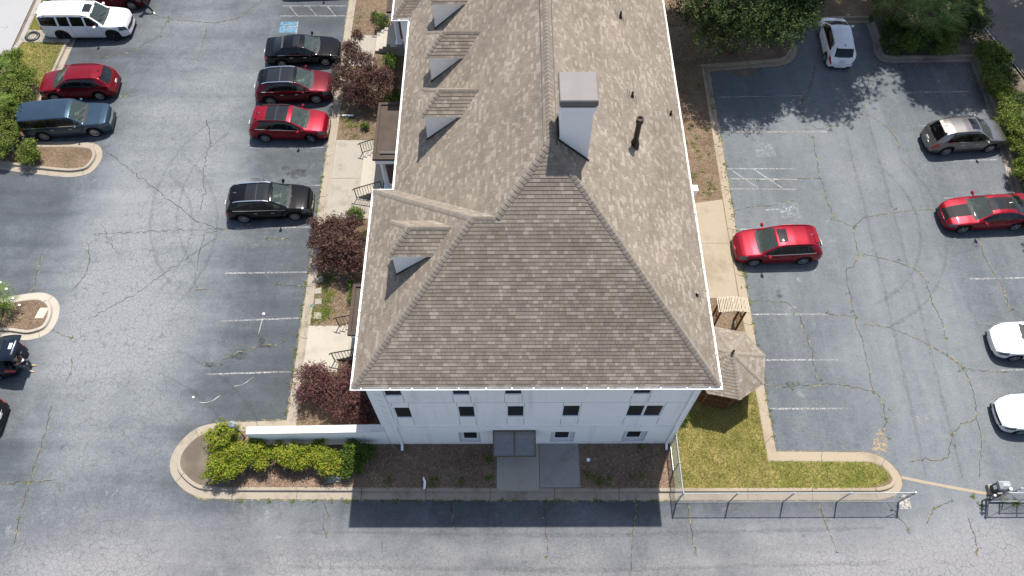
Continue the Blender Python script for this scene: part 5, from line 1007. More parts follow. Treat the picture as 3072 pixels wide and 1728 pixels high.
# small fixtures
o = MB().tubepath([(-10.45,32.02,.22),(-9.72,32.02,.22)], .055, 10).build('drain_pipe', A_['trim']); tag(o, 'white drain pipe lying across the left kerb near purple tree', 'pipe')
hp = [(-4.13,9.55,.16),(-4.11,9.44,.25),(-4.05,9.34,.24),(-4.05,9.18,.22),(-4.06,8.98,.2)]
o = MB().tubepath(hp, [.03,.05,.055,.055,.05], 10).build('corrugated_pipe', A_['trim'])
for i in range(6): y = 9.32-i*.05; MB().lathe([(.055,-.012),(.066,0),(.055,.012)], 10, axis='Y').build('pipe_ring', A_['trim'], o, loc=(-4.052,y,.232-i*.006))
tag(o, 'white corrugated drain pipe hanging over the bottom kerb', 'pipe')
o = MB().lathe([(.09,.15),(.09,.19),(.07,.215),(0,.225)], 14, (3.66,10.35,0)).build('cleanout_cap', A_['trim']); tag(o, 'small round white pipe cap in the mulch right of the walk', 'pipe cap')
o = MB().bevbox(-8.62,-8.02,9.30,9.62,.12,.24,.02).build('meter_box', A_['conc_agg']); MB().box(-8.57,-8.07,9.35,9.57,.241,.249).build('lid', A_['conc_grey'], o); tag(o, 'flat concrete meter box by the bottom kerb below the shrubs', 'meter box')
o = MB().lathe([(.11,.15),(.11,.18),(0,.19)], 14, (-10.55,18.7,0)).build('irrigation_cap', plain('green_plastic', (.04,.13,.09), .6, .4)); tag(o, 'round green irrigation cap in the left bed', 'valve cap')
for i, (x, y, s, l) in enumerate(((-10.18,18.1,.2,'square stepping stone nearest the light concrete pad'),(-10.25,18.95,.17,'second stepping stone from the light concrete pad'),(-10.33,19.6,.17,'third stepping stone from the light concrete pad'),(-10.35,20.3,.17,'stepping stone in shade below the purple tree'))):
    a = .1*i; c, sn = math.cos(a), math.sin(a); o = MB().prism([(x+(p*c-q*sn)*s, y+(p*sn+q*c)*s) for p, q in ((-1,-1),(1,-1),(1,1),(-1,1))], .13, .19).build('stepping_stone', A_['conc_agg']); tag(o, l, 'paving stone', 'stepping stones in the left bed')
o = MB().add([(-25.05,18.02,.17),(-24.62,18.05,.18),(-24.55,18.6,.21),(-24.9,18.58,.24),(-25.0,18.0,.14),(-24.6,18.0,.14),(-24.5,18.6,.15),(-24.9,18.6,.15)],[(0,1,2,3),(0,4,5,1),(1,5,6,2),(2,6,7,3),(3,7,4,0)]).build('cardboard_sheet', plain('cardboard', (.55,.44,.33), .9, .1)); tag(o, 'pale cardboard sheet lying on the left planter island', 'cardboard')
def litter(x, y, s, label, m, seed):
    r = random.Random(seed); P = [(x+s*r.uniform(.5,1)*math.cos(a), y+s*r.uniform(.5,1)*math.sin(a)) for a in [k*math.pi/3 for k in range(6)]]; o = MB().add([(*p, .02+r.uniform(0,.03)) for p in P]+[(x,y,.05)], [(i,(i+1)%6,6) for i in range(6)]).build('litter', m); tag(o, label, 'litter')
litter(-13.09,18.3,.11,'white scrap of litter on the left stall line',A_['trim'],1); litter(-15.84,13.62,.08,'grey-white paper scrap near the bottom-left island',A_['reveal'],2)
SCR = worn('chalk_scuff', (.42,.42,.41), .3, .5, .8)
for i, P in enumerate(([(-13.95,14.2),(-13.6,14.28),(-13.3,14.45),(-13.05,14.72)],[(-15.5,13.38),(-15.2,13.34),(-14.9,13.42),(-14.52,13.72)],[(-13.1,18.1),(-13.15,17.5),(-13.2,17.1)])): ribbon('chalk_mark', P, .032, SCR, .012, .01, 400+i)
o = MB().lathe([(0,.004),(.06,.03),(.08,.015),(.09,.002)], 12, (17.0,23.55,0)).build('pebble', A_['black']); tag(o, 'small black lump on the asphalt behind the red SUV', 'debris')
# ---------------------------------------------------------------- vegetation
def leaf_mat(name, stops, transl=.28): return island_ramp(name, stops, .6, 3, .25, transl, .25)
LM = {'tree': leaf_mat('dark_tree_leaf', [(0,(.016,.034,.010)),(.4,(.034,.064,.017)),(.75,(.060,.098,.024)),(1,(.12,.16,.035))]),
 'hedge': leaf_mat('hedge_leaf', [(0,(.040,.072,.012)),(.4,(.088,.138,.020)),(.75,(.155,.205,.030)),(1,(.24,.26,.05))]),
 'nandina': leaf_mat('yellow_green_leaf', [(0,(.060,.108,.013)),(.35,(.13,.20,.017)),(.7,(.25,.29,.024)),(.92,(.36,.33,.03)),(1,(.38,.20,.045))]),
 'purple': leaf_mat('purple_leaf', [(0,(.030,.013,.012)),(.4,(.062,.027,.024)),(.75,(.105,.048,.040)),(.95,(.15,.080,.058)),(1,(.10,.11,.03))], .2),
 'plum': leaf_mat('plum_bush_leaf', [(0,(.042,.016,.019)),(.4,(.082,.033,.034)),(.8,(.135,.060,.055)),(1,(.18,.095,.070))], .2),
 'gloss': leaf_mat('glossy_green_leaf', [(0,(.022,.055,.008)),(.5,(.060,.115,.012)),(1,(.14,.19,.02))]),
 'frond': leaf_mat('fern_leaf', [(0,(.065,.12,.02)),(.5,(.125,.205,.033)),(1,(.22,.28,.06))])}
BARK = plain('grey_bark', (.12,.10,.085), .95, .1, var=.3, vscale=8)
def leaf_cloud(lobes, n, size, seed, up=.35, fill=.22, aspect=.46):
    r = np.random.default_rng(seed); Lb = np.array([l[:6] for l in lobes], float); wt = (Lb[:,3]*Lb[:,4]+Lb[:,4]*Lb[:,5]+Lb[:,3]*Lb[:,5]); wt /= wt.sum()
    per = 9; nc = n//per+1; k = r.choice(len(Lb), nc, p=wt); d = r.normal(size=(nc,3)); d /= np.linalg.norm(d, axis=1, keepdims=True); d[:,2] = np.where(d[:,2] < -.3, -d[:,2]*.6, d[:,2])
    rr = np.clip(1-np.abs(r.normal(0, fill, nc))+r.normal(0,.09,nc), .25, 1.25); C = Lb[k,:3]+d*Lb[k,3:6]*rr[:,None]; tw = d*.7+r.normal(size=(nc,3))*.45+np.array([0,0,up]); tw /= np.linalg.norm(tw, axis=1, keepdims=True)
    C = np.repeat(C, per, 0)[:n]+np.repeat(tw, per, 0)[:n]*(r.uniform(-1.1,1.1,n)[:,None]*size)+r.normal(size=(n,3))*size*.55; nn = np.repeat(tw, per, 0)[:n]*.75+r.normal(size=(n,3))*.5+np.array([0,0,up*.6]); nn /= np.linalg.norm(nn, axis=1, keepdims=True)
    t = np.cross(nn, r.normal(size=(n,3))); t /= np.linalg.norm(t, axis=1, keepdims=True); b = np.cross(nn, t); s = size*r.uniform(.6,1.35,n)[:,None]
    V = np.stack([C-t*s*.5, C+b*s*aspect*.5+nn*s*.08, C+t*s*.5-nn*s*.05, C-b*s*aspect*.5+nn*s*.08], 1).reshape(-1,3); F = np.arange(4*n).reshape(n,4); return V, F
def sublobes(c, R, n, seed, sub=.42, low=-.45):
    r = random.Random(seed); out = [(c[0],c[1],c[2],R[0]*.62,R[1]*.62,R[2]*.62)]
    for i in range(n):
        z = r.uniform(low,1); a = r.uniform(0,6.283); q = math.sqrt(max(0,1-z*z)); k = r.uniform(.52,.80); f = r.uniform(.75,1.25)*sub; out.append((c[0]+R[0]*q*math.cos(a)*k, c[1]+R[1]*q*math.sin(a)*k, c[2]+R[2]*z*k, R[0]*f, R[1]*f, R[2]*f*.9))
    return out
def plant(name, base, lobes, n, size, mat, label, cat, seed, trunk=.06, group=None, crown='crown', stems=5, up=.35, fill=.22, aspect=.46):
    R = empty(name, base); tag(R, label, cat, group); V, F = leaf_cloud(lobes, n, size, seed, up, fill, aspect); V = V-np.array(base); obj(crown, np_mesh(crown, V, F, mat), R)
    r = random.Random(seed); b = MB(); B = Vector((0,0,-.05)); LL = sorted(lobes, key=lambda l: -l[3])[:stems+1]
    h = max(.25, min(l[2] for l in lobes)-base[2]); fork = Vector((r.uniform(-.1,.1)*h, r.uniform(-.1,.1)*h, h*.55)); b.tubepath([B, B.lerp(fork,.5)+Vector((r.uniform(-.04,.04),r.uniform(-.04,.04),0))*h, fork], [trunk*1.25, trunk, trunk*.85], 8)
    for l in LL:
        e = Vector(l[:3])-Vector(base); mid = fork.lerp(e,.5)+Vector((r.uniform(-.1,.1),r.uniform(-.1,.1),.1))*h; b.tubepath([fork*.9, mid, e, e+(e-mid)*.5], [trunk*.6, trunk*.42, trunk*.2, trunk*.08], 6)
    b.build('trunk', BARK, R, True); return R
# trees
plant('broadleaf_tree', (14.5,37.6,.12), sublobes((14.7,37.1,4.8),(4.9,4.3,3.3),66,11,.28,-.55), 80000, .125, LM['tree'], 'large dark green broadleaf tree right of the roof at top', 'tree', 11, .22)
for i, (x, y, z, r_, l) in enumerate(((12.6,43.6,13.2,4.0,'tall tree beyond the top edge, shading the strip beside the roof'),(16.8,43.0,14.6,4.6,'tall tree beyond the top edge, shading the lot right of the roof'),(21.4,43.4,15.0,5.0,'tall tree beyond the top edge, shading the white hatchback'),(30.4,42.4,15.4,3.6,'tall tree beyond the top edge, shading the upper right corner'),(36.5,44.0,9.5,4.5,'tall tree beyond the top right corner, shading the dirt road'),(24.6,45.5,14.5,4.2,'tall tree beyond the top edge, above the thicket'),(19.6,47.0,15.5,4.6,'tall tree beyond the top edge, behind the alcove shaders'))):
    plant('tall_tree', (x,y+.5,.1), sublobes((x,y,z),(r_,r_,r_*.8),26,20+i,.36), 22000, .34, LM['tree'], l, 'tree', 20+i, .26, 'tall trees beyond the top edge')
# fern-leaved saplings
def ferny(name, base, h, nf, seed, label, cat, mat, spread=1.2, fl=.75, group=None):
    R = empty(name, base); tag(R, label, cat, group); r = random.Random(seed); V = []; F = []; st = MB()
    for i in range(nf):
        a = r.uniform(0,6.283); hh = h*r.uniform(.35,1); q = spread*r.uniform(.1,.9)*(1-.35*hh/h); o = Vector((q*math.cos(a), q*math.sin(a), hh)); a2 = a+r.uniform(-.9,.9); Lf = fl*r.uniform(.7,1.25); d = Vector((math.cos(a2), math.sin(a2), r.uniform(.05,.6))).normalized(); s = Vector((-d.y, d.x, 0)).normalized(); nl = 11
        if i % 3 == 0: st.tubepath([(0,0,0), (o.x*.4,o.y*.4,hh*.55), o], [.03,.02,.008], 5)
        for k in range(1, nl+1):
            t = k/nl; p = o+d*(Lf*t)+Vector((0,0,-.35*Lf*t*t)); w = Lf*.26*math.sin(math.pi*min(1,t*.88+.1))
            for sg in (1,-1):
                e = p+s*(w*sg)+d*(w*.35)-Vector((0,0,w*.15)); m_ = (p+e)/2; b2 = d*(Lf*.028); k0 = len(V); V += [p, m_+b2, e, m_-b2]; F.append((k0,k0+1,k0+2,k0+3) if sg > 0 else (k0+3,k0+2,k0+1,k0))
    obj('crown', np_mesh('crown', np.array([tuple(v) for v in V]), np.array(F), mat), R); st.build('stem', BARK, R); return R
ferny('fern_leaved_sapling', (26.9,38.6,.1), 2.9, 230, 31, 'tall fern-leaved sapling with feathery fronds at upper right', 'sapling', LM['frond'], 2.1, 1.0)
ferny('fern_leaved_sapling', (24.9,39.6,.1), 2.4, 120, 32, 'darker fern-leaved sapling left of the tall feathery one', 'sapling', LM['hedge'], 1.3, .8)
ferny('fern_leaved_sapling', (29.6,40.4,.1), 2.6, 130, 36, 'fern-leaved sapling nearest the dirt verge at upper right', 'sapling', LM['hedge'], 1.5, .8)
ferny('white_flowered_shrub', (-26.75,18.6,.15), 1.7, 95, 33, 'green frond-leaved shrub with white flowers on left planter island', 'shrub', LM['frond'], .95, .62)
fb = bpy.data.objects['white_flowered_shrub']
for x, y, z in ((.55,.5,1.2),(.3,.75,1.45),(.85,.1,.9),(.1,.2,1.7),(1.05,-.1,.55)): MB().lathe([(0,.05),(.05,.04),(.07,0),(.04,-.05),(0,-.06)], 7, (x,y,z)).build('flower', A_['trim'], fb)
def shrub(name, x, y, z, r_, n, size, m, label, seed, group=None, cat='shrub', nl=10, hz=.8, **k): return plant(name, (x,y,.14), sublobes((x,y,z),(r_*1.06,r_*1.06,r_*hz),nl+5,seed,.36,-.2), n, size, LM[m], label, cat, seed, .035, group, **k)
# right-hand thicket
for i, (x, y, z, r_) in enumerate(((24.9,37.6,.75,.80),(25.9,37.55,.8,.85),(27.0,37.5,.75,.85),(28.1,37.6,.8,.9),(25.4,38.9,.9,1.0),(28.6,39.0,1.0,1.1),(27.5,40.4,1.2,1.3),(24.9,41.3,1.0,1.0),(30.3,39.0,.9,1.0),(26.0,41.3,1.1,1.1),(30.6,40.6,1.0,1.2),(29.2,41.8,1.2,1.3))):
    shrub('thicket_shrub', x, y, z, r_*1.12, 5200, .10, 'hedge' if i % 2 else 'tree', ['darkest shrub in the thicket, left end above the top-right kerb', 'second thicket shrub from the alcove kerb, along the front', 'third thicket shrub along the front, below the feathery sapling', 'right end thicket shrub along the front, near the hedge corner', 'thicket shrub behind the left end ones', 'thicket shrub behind the right end ones', 'largest thicket shrub, behind the feathery sapling', 'thicket shrub at the top edge, nearest the alcove', 'thicket shrub nearest the dirt verge', 'thicket shrub at the top edge, above the feathery sapling', 'thicket shrub at the road end, above the hedge corner', 'thicket shrub at the top edge, right of the feathery sapling'][i], 60+i, 'thicket above the top-right kerb')
for i in range(15):
    y = 36.9-i*1.02; x = 30.65-.055*(36.5-y)+.25*math.sin(i*1.7)+(.0 if y > 30 else -.05); shrub('hedge_shrub', x, y, .75, .80+.12*math.sin(i*2.3), 5200, .095, 'hedge', 'bushy green hedge shrub beside the right kerb, number %s from its top corner' % ['one','two','three','four','five','six','seven','eight','nine','ten','eleven','twelve','thirteen','fourteen','fifteen'][i], 80+i, 'hedge along the right kerb')
for i, (x, y) in enumerate(((31.3,36.2),(31.2,34.6),(31.1,32.6),(30.9,30.4))): shrub('hedge_shrub', x, y, .8, .75, 3600, .095, 'tree', ['topmost dark hedge shrub of the back row by the dirt verge', 'second dark hedge shrub of the back row by the dirt verge', 'third dark hedge shrub of the back row by the dirt verge', 'lowest dark hedge shrub of the back row by the dirt verge'][i], 100+i, 'back row of the right hedge')
# left shrubs
LS = [(-31.6,35.6,1.0,1.05,'leafy green shrub at the left edge below the grass strip'),(-30.4,34.6,.9,.95,'leafy shrub nearest the nose of the red left-lot SUV'),(-31.2,33.4,1.2,1.2,'tall leafy shrub at the left edge, level with the red SUV'),(-30.1,32.6,1.0,1.0,'bushy shrub between red SUV and blue wagon noses'),(-30.9,31.2,1.1,1.2,'large shrub left of the blue wagon tail'),(-29.9,30.2,.8,.7,'low shrub touching the tail of the blue wagon'),(-29.9,28.9,.8,.85,'shrub on the left end of the planter island below the wagon'),(-28.5,28.75,.65,.75,'rounded shrub on the planter island nearest its bare mulch')]
for i, (x, y, z, r_, l) in enumerate(LS): shrub('leafy_shrub', x, y, z, r_, 5600, .095, 'hedge', l, 120+i, 'shrubs along the left edge')
ferny('fern_leaved_sapling', (-31.6,34.3,.1), 2.0, 90, 34, 'frond-leaved sapling among the left edge shrubs, upper one', 'sapling', LM['frond'], 1.0, .6); ferny('fern_leaved_sapling', (-30.6,31.6,.1), 2.0, 90, 35, 'frond-leaved sapling among the left edge shrubs, lower one', 'sapling', LM['frond'], 1.0, .6)
# purple trees and bushes beside the building
plant('purple_leaved_tree', (-9.0,33.9,.14), [(-9.1,33.4,1.7,1.05,1.0,.8),(-8.2,33.8,1.6,.95,.95,.8),(-9.7,34.9,2.3,.75,.8,.7),(-9.5,32.7,1.2,.9,.7,.6),(-9.35,35.9,2.9,.42,.5,.55),(-10.3,34.0,1.8,.7,.8,.6),(-10.6,33.2,1.5,.5,.55,.45),(-7.5,33.5,1.3,.7,.8,.6),(-9.9,35.4,2.6,.5,.45,.4),(-8.5,32.5,1.1,.75,.6,.5),(-8.9,34.6,2.1,.7,.7,.6)], 22000, .10, LM['purple'], 'purple-leaved tree over the noses of the black sedan and dark red SUV', 'tree', 41, .07, fill=.34)
plant('purple_leaved_tree', (-9.1,21.6,.14), [(-9.2,21.7,1.7,1.1,1.1,.8),(-10.1,21.9,1.5,.75,.8,.6),(-8.2,21.4,1.6,.85,1.0,.7),(-9.6,22.9,1.6,.8,.65,.6),(-8.6,22.7,1.8,.7,.7,.6),(-10.4,22.6,1.3,.55,.5,.45),(-9.8,20.8,1.2,.8,.6,.5),(-8.6,20.5,1.2,.8,.65,.5),(-10.8,23.3,1.2,.38,.35,.3)], 17500, .10, LM['purple'], 'purple-leaved tree below the black SUV with chrome rails', 'tree', 42, .07, fill=.34)
for i, (x, y, z, r_, l) in enumerate(((-9.55,13.95,.95,1.15,'round plum-coloured bush nearest the lower-left stalls'),(-8.15,13.2,.95,1.1,'plum-coloured bush between round one and building corner'),(-7.55,14.7,1.0,.85,'plum-coloured bush beside the lower entrance railing'),(-6.9,12.5,.9,.75,'plum-coloured bush tight against the building corner'))): shrub('plum_bush', x, y, z, r_, 8500 if i < 2 else 5500, .085, 'plum', l, 140+i, 'plum bushes beside the building', nl=16, fill=.28)
for i, (x, y, z, r_, l) in enumerate(((-7.7,36.0,.75,.70,'glossy green bush below the upper entrance steps'),(-7.2,33.0,.7,.55,'glossy green bush behind the upper purple tree'),(-8.5,39.9,.6,.55,'green bush beside the upper entrance railing'),(-9.1,40.8,.4,.28,'tiny green tuft in the pine straw at top'),(-8.75,24.3,.5,.5,'yellow-green bush behind the lower purple tree'),(-7.9,22.9,.5,.45,'dark green bush between lower purple tree and building'),(-8.15,19.0,.55,.5,'green bush beside the lower brown porch roof'),(-8.6,19.9,.35,.25,'small yellow-green bush in shade of lower purple tree'),(-8.9,31.0,.35,.27,'small dark bush near the middle porch roof'),(8.35,12.3,.4,.3,'small green bush between building corner and gazebo'))): shrub('green_bush', x, y, z, r_, 1500 if r_ > .4 else 500, .09, 'gloss', l, 160+i, 'green bushes around the building', nl=8)
# yellow-green shrubs in the bottom-left island
ND = [((-13.5,11.2,.95,.8),(-13.2,10.6,.9,.7),'yellow-green shrub at the rounded end of the island, behind'),((-13.6,9.8,.8,.72),(-12.9,9.95,.85,.65),'yellow-green shrub at the rounded end of the island, in front'),((-12.2,10.6,.9,.72),(-11.6,10.4,.85,.6),'yellow-green shrub in front of the garden wall end'),((-10.6,10.55,.9,.68),(-10.0,10.25,.8,.6),'yellow-green shrub at the middle of the garden wall'),((-9.0,10.5,.9,.68),(-8.5,10.05,.8,.62),'yellow-green shrub right of the middle one, before garden wall'),((-7.6,10.45,.85,.62),(-7.45,9.85,.7,.5),'green shrub before garden wall nearest the building shadow'),((-6.95,10.6,.75,.48),(-6.8,10.5,.6,.42),'dark green shrub in building shade at the garden wall foot')]
for i, (p, q, l) in enumerate(ND):
    lobes = sublobes(p[:3],(p[3]*1.12,p[3]*1.05,p[3]*.85),14,180+i,.36,-.3)+sublobes(q[:3],(q[3]*1.2,q[3]*1.1,q[3]*.85),12,190+i,.36,-.3); plant('yellow_green_shrub', ((p[0]+q[0])/2,(p[1]+q[1])/2,.14), lobes, 10500 if i < 5 else 5200, .085, LM['nandina' if i < 5 else 'gloss'], l, 'shrub', 180+i, .03, 'shrubs before the garden wall', fill=.36)
# pine straw, mulch chips, grass
def in_poly(P, x, y):
    P = np.array(P); c = np.zeros(len(x), bool); j = len(P)-1
    for i in range(len(P)):
        (xi,yi),(xj,yj) = P[i],P[j]; t = ((yi > y) != (yj > y)) & (x < (xj-xi)*(y-yi)/(yj-yi+1e-12)+xi); c ^= t; j = i
    return c
def scatter(name, P, z, dens, mat, seed, length, width, up=.12, hole=None, label=None):
    r = np.random.default_rng(seed); A = np.array(P); lo, hi = A.min(0), A.max(0); hi = np.minimum(hi, [34,44.5]); lo = np.maximum(lo, [-34,5]); n = int((hi[0]-lo[0])*(hi[1]-lo[1])*dens); x = r.uniform(lo[0],hi[0],n); y = r.uniform(lo[1],hi[1],n); k = in_poly(P, x, y)
    for h in hole or []: k &= ~((x > h[0]) & (x < h[1]) & (y > h[2]) & (y < h[3]))
    x, y = x[k], y[k]; n = len(x); a = r.uniform(0,6.283,n); L = length*r.uniform(.5,1.4,n); dz = np.abs(r.normal(0,up,n))*L; d = np.stack([np.cos(a),np.sin(a),np.zeros(n)],1); s = np.stack([-np.sin(a),np.cos(a),np.zeros(n)],1); p = np.stack([x,y,np.full(n,z)+r.uniform(0,.012,n)],1); e = p+d*L[:,None]; e[:,2] += dz; w = width*r.uniform(.6,1.3,n)[:,None]
    V = np.stack([p-s*w/2,e-s*w/3,e+s*w/3,p+s*w/2],1).reshape(-1,3); o = obj(name, np_mesh(name, V, np.arange(4*n).reshape(n,4), mat)); tag(o, label, kind='stuff'); return o
STRAW = island_ramp('pine_needle', [(0,(.085,.056,.035)),(.4,(.155,.104,.066)),(.75,(.235,.168,.110)),(1,(.31,.25,.19))], .95, 5, .2, 0, .1)
CHIP = island_ramp('mulch_chip', [(0,(.075,.050,.036)),(.5,(.165,.108,.074)),(.85,(.26,.185,.135)),(1,(.36,.29,.225))], .95, 5, .2, 0, .1)
BLADE = island_ramp('grass_blade', [(0,(.075,.125,.018)),(.4,(.13,.185,.026)),(.68,(.21,.215,.045)),(.88,(.33,.28,.10)),(1,(.45,.38,.20))], .9, 2, .25, .2, .1); DRYB = island_ramp('dry_grass_blade', [(0,(.085,.105,.02)),(.3,(.15,.155,.03)),(.6,(.25,.215,.065)),(.85,(.36,.30,.12)),(1,(.47,.40,.22))], .9, 2, .25, .2, .1); WEED = island_ramp('weed_blade', [(0,(.045,.085,.014)),(.6,(.095,.14,.02)),(1,(.20,.19,.04))], .9, 2, .25, .2, .1)
LB = [(-10.55,11.6),(-5.9,11.6),(-5.9,44),(-10.55,44)]; PADS = [(-10.6,-8,24.2,30.1),(-10.6,-8.7,14.8,17.55),(-10.6,-8.8,36.2,39.25),(-7.8,-5,15,18),(-7.8,-5,25.4,29.4)]
scatter('pine_straw', LB, .15, 170, STRAW, 1, .17, .016, hole=PADS); scatter('pine_straw', [(7.9,25.9),(12.2,25.5),(12.35,36),(18.3,37),(18.4,44),(7.9,44)], .15, 120, STRAW, 2, .17, .016); scatter('pine_straw', [(10.3,16.7),(12.1,16.7),(12.1,19.0),(7.9,19.0),(7.9,16.7)], .155, 150, STRAW, 3, .15, .015)
scatter('mulch_chips', [(-13.5,9.06),(7.55,9.02),(7.55,11.12),(-13.5,11.08)], .155, 300, CHIP, 4, .09, .02, hole=[(-.69,3.24,8.8,11.2)]); scatter('mulch_chips', offset_path(P_A, .55)+[(-32,33)], .15, 220, STRAW, 5, .10, .015); scatter('mulch_chips', offset_path(P_B, .55), .15, 260, CHIP, 6, .09, .016); scatter('mulch_chips', [(30,20),(33,24),(33,34),(31,42),(24.7,42),(24.7,37.3),(30.6,37.3)], .105, 90, CHIP, 7, .10, .02)
scatter('grass_blades', [(7.62,9.01),(12.3,9.0),(12.2,10.25),(12.12,16.6),(7.7,16.6)], .15, 850, DRYB, 8, .075, .012, .9); scatter('grass_blades', [(12.3,9.0)]+LAWN[1:6]+[(12.3,10.25)], .15, 900, BLADE, 18, .075, .012, .9); scatter('grass_blades', LAWN2, .15, 420, BLADE, 9, .09, .015, .9)
def weeds(name, spots, seed):
    r = np.random.default_rng(seed); V = []; n = 0
    for x, y, rad_, k, z in spots:
        a = r.uniform(0,6.283,k); q = np.abs(r.normal(0,rad_,k)); b = r.uniform(0,6.283,k); L = r.uniform(.05,.15,k)
        for i in range(k):
            px, py = x+q[i]*math.cos(a[i]), y+q[i]*math.sin(a[i]); dx, dy = math.cos(b[i])*L[i], math.sin(b[i])*L[i]; V += [(px-dy*.12,py+dx*.12,z),(px+dx-dy*.03,py+dy+dx*.03,z+L[i]*.6),(px+dx+dy*.03,py+dy-dx*.03,z+L[i]*.6),(px+dy*.12,py-dx*.12,z)]; n += 1
    o = obj(name, np_mesh(name, np.array(V), np.arange(4*n).reshape(n,4), WEED)); o['kind'] = 'stuff'
rw = random.Random(9)
weeds('bed_weeds', [(rw.uniform(8.6,12.0),rw.uniform(25.9,34.5),rw.uniform(.06,.16),26,.15) for _ in range(46)]+[(rw.uniform(-10.4,-9.6),rw.uniform(17.7,21.2),.28,130,.15) for _ in range(11)]+[(rw.uniform(-10.4,-9.4),rw.uniform(30.3,32),.2,50,.15) for _ in range(9)]+[(rw.choice((rw.uniform(-6,-1.1),rw.uniform(3.8,7))),rw.uniform(9.15,9.6),.2,45,.15) for _ in range(16)]+[(-1.1,10.4,.16,120,.15),(-1.05,9.5,.14,80,.15),(3.6,9.7,.16,80,.15),(6.2,11.0,.15,50,.15)]+[(rw.uniform(-10.3,-8.6),rw.uniform(40,43.5),.12,30,.15) for _ in range(10)], 5)
weeds('crack_weeds', [(p[0]+rw.gauss(0,.12),p[1]+rw.gauss(0,.12),.05,5,.005) for P in CRACKS for p in P if rw.random() < .3]+[(x,8.48+rw.gauss(0,.02),.07,10,.01) for x in [rw.uniform(-13,8) for _ in range(34)]]+[(-11.1+rw.gauss(0,.03),rw.uniform(12.6,30),.07,9,.01) for _ in range(40)]+[(12.74+rw.gauss(0,.03),rw.uniform(11,34),.06,9,.01) for _ in range(46)]+[(21.9+rw.uniform(-.4,1.6),8.5+rw.uniform(-.35,.2),.1,30,.005) for _ in range(10)], 6)
r8 = np.random.default_rng(77)
scatter('fallen_leaves', [(24.9,36.7),(29.9,36.8),(29.9,33),(29.5,33),(29.4,36.2),(24.9,36.2)], .03, 60, STRAW, 12, .07, .05); scatter('fallen_leaves', [(12.2,19),(12.7,19),(12.85,35.8),(12.35,35.8)], .04, 14, STRAW, 13, .07, .05)
# ---------------------------------------------------------------- people
SKIN = plain('skin', (.36,.20,.135), .55, .4, var=.05); HAIR = plain('dark_hair', (.012,.009,.008), .7, .3); BLKC = plain('black_cloth', (.012,.012,.014), .9, .2); GREYC = plain('grey_denim', (.085,.095,.105), .9, .2, var=.15, vscale=12); TAN = plain('tan_shoe', (.30,.25,.16), .8, .3); SHOE = plain('white_shoe', (.55,.55,.55), .7, .3)
def skin(name, J, E, mat, parent, root=0, sub=2):
    """one continuous surface grown round a joint skeleton; J: (x,y,z,r)"""
    me = bpy.data.meshes.new(name); me.from_pydata([j[:3] for j in J], E, []); me.materials.append(mat); o = link(bpy.data.objects.new(name, me), parent); md = o.modifiers.new('skin', 'SKIN'); md.use_smooth_shade = True
    for i, j in enumerate(J): d = me.skin_vertices[0].data[i]; d.radius = (j[3], j[3] if len(j) < 5 else j[4]); d.use_root = (i == root)
    s = o.modifiers.new('sub', 'SUBSURF'); s.levels = sub; s.render_levels = sub; return o
def hand(J, E, wrist, d, side, curl=.4):
    """palm with five bent fingers"""
    d = Vector(d).normalized(); s = d.cross(Vector((0,0,1))).normalized()*side; W0 = Vector(J[wrist][:3]); palm = W0+d*.07; J.append((*palm, .026)); pi = len(J)-1; E.append((wrist, pi))
    for k, (o, L) in enumerate(((-.028,.062),(-.010,.074),(.010,.07),(.027,.055))):
        a = palm+s*o+d*.02; b = a+d*L*.55; c_ = b+(d*(1-curl)-Vector((0,0,curl))).normalized()*L*.5; J += [(*a,.010),(*b,.009),(*c_,.008)]; i = len(J); E += [(pi,i-3),(i-3,i-2),(i-2,i-1)]
    a = W0+d*.025-s*.03; b = a-s*.03+d*.03; J += [(*a,.011),(*b,.009)]; i = len(J); E += [(wrist,i-2),(i-2,i-1)]
def head(parent, p, look, hair=True, cap=None):
    look = Vector(look).normalized(); b = MB(); V = []; n, m = 14, 10; rt = look.cross(Vector((0,0,1))).normalized(); upv = rt.cross(look)
    for i in range(m+1):
        t = math.pi*i/m
        for j in range(n):
            a = 2*math.pi*j/n; f, s, u = math.sin(t)*math.cos(a), math.sin(t)*math.sin(a), math.cos(t); k = 1.0
            if f > .3: k += .05*max(0, 1-abs(s)*4)*max(0, 1-abs(u+.15)*3)*2.2      # nose
            jaw = 1-.22*max(0,-u); q = Vector(p)+look*(f*.098*k*jaw)+rt*(s*.076*jaw)+upv*(u*.118); V.append(tuple(q))
    F = [(i*n+j, i*n+(j+1)%n, (i+1)*n+(j+1)%n, (i+1)*n+j)[::-1] for i in range(m) for j in range(n)]; h = obj('head', mesh('head', V, F, SKIN, smooth=True), parent)
    hv = [(Vector(v)-Vector(p))*1.09+Vector(p)-look*.012+upv*.012 for v in V]; HF = [f for f in F if sum((hv[i]-Vector(p)).dot(upv) for i in f)/4 > .03-.12*(1 if sum((hv[i]-Vector(p)).dot(look) for i in f) < .06 else 0)]
    obj('hair', mesh('hair', hv, HF, cap or HAIR, smooth=True), h)
    for s in (-1,1): MB().lathe([(0,.012),(.011,.008),(.013,0),(0,-.004)], 8, tuple(Vector(p)+look*.088+rt*(.032*s)+upv*.01)).build('eye', A_['trim'], h); MB().lathe([(0,.02),(.02,.015),(.024,-.005),(.012,-.025)], 8, tuple(Vector(p)+rt*(.078*s))).build('ear', SKIN, h)
